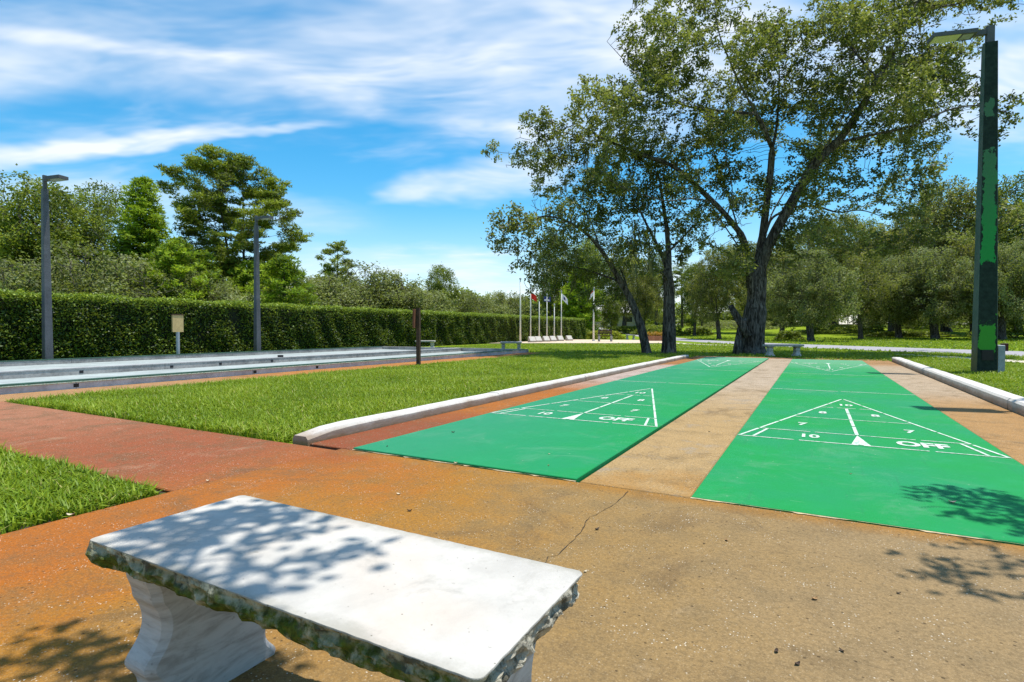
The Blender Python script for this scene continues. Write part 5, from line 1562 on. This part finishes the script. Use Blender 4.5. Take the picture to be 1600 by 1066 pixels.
# ------------------------------------------------------------------ fallen leaves on the paving
def dry_leaf(u, v, size, mat, label, rz, z=0.0):
    size *= 0.48; p = at(u, v, z)
    rnd = random.Random(int(u * 7 + v))
    n = 7; V, F = [], []
    for i in range(n):
        t = i / (n - 1); wd = size * .28 * math.sin(math.pi * min(1, t * .92 + .05)) ** .8
        lift = size * (.10 + .22 * (t - .5) ** 2 * 4)
        V += [(size * (t - .5), -wd, lift + size * .10), (size * (t - .5), 0, lift - size * .06), (size * (t - .5), wd, lift + size * .12)]
        if i:
            b = 3 * i
            F += [(b - 3, b, b + 1, b - 2), (b - 2, b + 1, b + 2, b - 1)]
    zmin = min(q[2] for q in V)
    V = [(a, b_, c - zmin + .001) for a, b_, c in V]
    o = mesh('fallen_leaf', V, F, mat, None, True, loc=(p.x, p.y, z), rz=rz)
    tag(o, label, 'leaf', 'fallen leaves on the paving')
LV = [(623, 773, .055, 'paleleaf', 'pale curled leaf on the concrete just behind the near bench', .3, 0), (915, 894, .035, 'paleleaf', 'pale round leaf beside the right end of the near bench', 1.2, 0),
      (712, 724, .05, 'paleleaf', 'small pale leaf lying on the front edge of the left green court', .5, .016), (858, 710, .035, 'paleleaf', 'upper of two pale leaves on the left green court', .9, .016),
      (857, 728, .035, 'deadleaf', 'lower of two pale leaves on the left green court', 2.1, .016), (708, 676, .06, 'deaddark', 'dark curled leaf on the left green court, left of its numbers', .4, .016),
      (605, 698, .04, 'deaddark', 'small dark leaf near the left corner of the left green court', 1.8, .016), (1329, 741, .030, 'deadleaf', 'small tan leaf in the middle of the right green court', .2, .006),
      (1273, 937, .05, 'deadleaf', 'reddish tan leaf on the open apron in the right foreground', .8, 0), (1135, 845, .045, 'deadleaf', 'brown leaf on the apron below the right green court', 2.0, 0),
      (1100, 850, .022, 'deaddark', 'tiny dark leaf on the apron left of the brown leaf', .2, 0), (1213, 1019, .04, 'deaddark', 'dark slender leaf low in the right foreground', 1.4, 0),
      (1246, 1039, .04, 'deaddark', 'dark slender leaf nearest the bottom edge of the photo', .9, 0), (1315, 1018, .035, 'deaddark', 'dark leaf in the right foreground, right of the slender one', 2.4, 0),
      (1404, 928, .03, 'deaddark', 'dark leaf left of the foliage shadow in the right foreground', .3, 0), (1488, 786, .07, 'paleleaf', 'pale long leaf inside the shadow on the right green court', .1, .006),
      (933, 828, .05, 'deaddark', 'dark twig-like leaf beside the crack in the apron', 1.0, 0), (640, 799, .05, 'deaddark', 'thin dark leaf behind the near bench, below the pale curled one', .6, 0),
      (325, 752, .05, 'paleleaf', 'pale leaf at the tip of the near grass where the path meets the apron', .5, 0), (110, 806, .07, 'paleleaf', 'pale folded leaf on the grass edge left of the near bench', .7, 0), (1108, 675, .04, 'deaddark', 'dark leaf on the concrete divider between the courts', .4, 0), (1330, 612, .03, 'deaddark', 'dark leaf on the first line across the right green court', .4, .006)]
for a in LV:
    dry_leaf(a[0], a[1], a[2], M[a[3]], a[4], a[5], a[6])

# ------------------------------------------------------------------ grass
def blades(name, regions, label, seed):
    """regions: (x0,x1,y0,y1,n,len,width,reject)"""
    rng = np.random.default_rng(seed)
    Vs, Ts = [], []
    for x0, x1, y0, y1, n, ln, wd, rej in regions:
        x = rng.uniform(x0, x1, n); y = rng.uniform(y0, y1, n)
        ok = np.ones(n, bool) if rej is None else ~rej(x, y)
        x, y = x[ok], y[ok]; n = len(x)
        r = np.hypot(x, y)
        z = sstep(48, 110, r) * 1.7 - .035
        patch = .5 + .25 * np.sin(x * 2.3 + 1.3 * np.sin(y * 1.1)) + .25 * np.sin(y * 3.1 + 1.7 * np.sin(x * 1.9))
        L = ln * rng.uniform(.5, 1.25, n) * (.8 + .4 * patch); a = rng.uniform(0, 6.283, n); bend = rng.uniform(.25, 1.15, n)
        d = np.stack([np.cos(a), np.sin(a)], 1); s = np.stack([-d[:, 1], d[:, 0]], 1) * (wd * rng.uniform(.7, 1.3, n) * .5)[:, None]
        b = np.stack([x, y], 1)
        mid = b + d * (L * .45 * np.sin(bend * .5))[:, None]; zm = z + L * .55 * np.cos(bend * .5)
        tip = b + d * (L * np.sin(bend) * .95)[:, None]; zt = z + L * (.55 + .45 * np.cos(bend * 1.4)) * np.cos(bend * .5)
        V = np.empty((n, 2, 4, 3))
        c3 = lambda q, zz: np.concatenate([q, zz[:, None]], 1)
        V[:, 0, 0] = c3(b - s, z); V[:, 0, 1] = c3(b + s, z); V[:, 0, 2] = c3(mid + s * .9, zm); V[:, 0, 3] = c3(mid - s * .9, zm)
        V[:, 1, 0] = V[:, 0, 3]; V[:, 1, 1] = V[:, 0, 2]; V[:, 1, 2] = c3(tip + s * .12, zt); V[:, 1, 3] = c3(tip - s * .12, zt)
        Vs.append(V.reshape(-1, 3))
        t = np.clip(.10 + .26 * patch + rng.uniform(0, .62, n), 0, .92); t[rng.uniform(size=n) < .035] = 1.0
        Ts.append(np.repeat(t, 2))
    o = fastmesh(name, np.concatenate(Vs), 4, M['grass'], None, np.concatenate(Ts))
    tag(o, label, 'grass', None, 'stuff')
def wig(c, amp, k):
    return lambda q: c + amp * np.sin(q * k) + amp * .6 * np.sin(q * k * 2.7 + 1)
e1 = wig(-3.20, .025, 5.0); e2 = wig(1.76, .02, 4.0); e3 = wig(3.03, .02, 4.0); e4 = wig(-9.0, .05, 2.0)
rj1 = lambda x, y: (x > e1(y)) | (y > e2(x))
rj2 = lambda x, y: (x < e4(y)) | (y < e3(x)) | (x > -3.78)
def near_road(x, y):
    ne = np.array(near_e); fe = np.array(far_e)
    yn = np.interp(x, ne[:, 0], ne[:, 1]); yf = np.interp(x, fe[:, 0], fe[:, 1])
    return (y > yn - .1) & (y < yf + .2)
def onwalk(x, y):
    d = np.min(np.hypot(x[:, None] - sw[None, :, 0], y[:, None] - sw[None, :, 1]), axis=1)
    return d < .62
rj3 = lambda x, y: onwalk(x, y) | near_road(x, y) | ((np.abs(x - 3.2) < .25) & (np.abs(y - 15.2) < .25))
inplaza = lambda x, y: (y > 33.0 + (x + 14) * .5) & (y < 46) & (x < -6.5)
rj4 = lambda x, y: near_road(x, y) | inplaza(x, y)
blades('near_lawn_grass', [(-6.4, -3.18, -.2, 1.78, 38000, .105, .0095, rj1), (-10, -6.4, -1, 1.78, 7000, .09, .010, rj1)], 'short green grass patch left of the near bench', 1)
blades('middle_lawn_grass', [(-9.05, -3.78, 3.0, 6.0, 56000, .10, .0100, rj2), (-9.05, -3.78, 6.0, 10.0, 48000, .10, .012, rj2), (-9.05, -3.78, 10.0, 19.8, 60000, .085, .014, rj2)], 'sunlit lawn between the bocce court and the long white kerb', 2)
blades('right_lawn_grass', [(2.2, 6.2, 5.2, 12.0, 42000, .085, .011, rj3), (2.2, 7.5, 12.0, 19.0, 36000, .085, .014, rj3), (-.6, 8.0, 19.0, 27.0, 22000, .09, .022, rj3)], 'sunlit lawn around the peeling lamp post', 3)
blades('far_lawn_grass', [(-17.5, -.2, 19.9, 33.0, 34000, .08, .026, rj4), (-14, 22, 28.0, 60.0, 26000, .12, .06, rj4)], 'lawn around the oaks and beyond the road', 4)
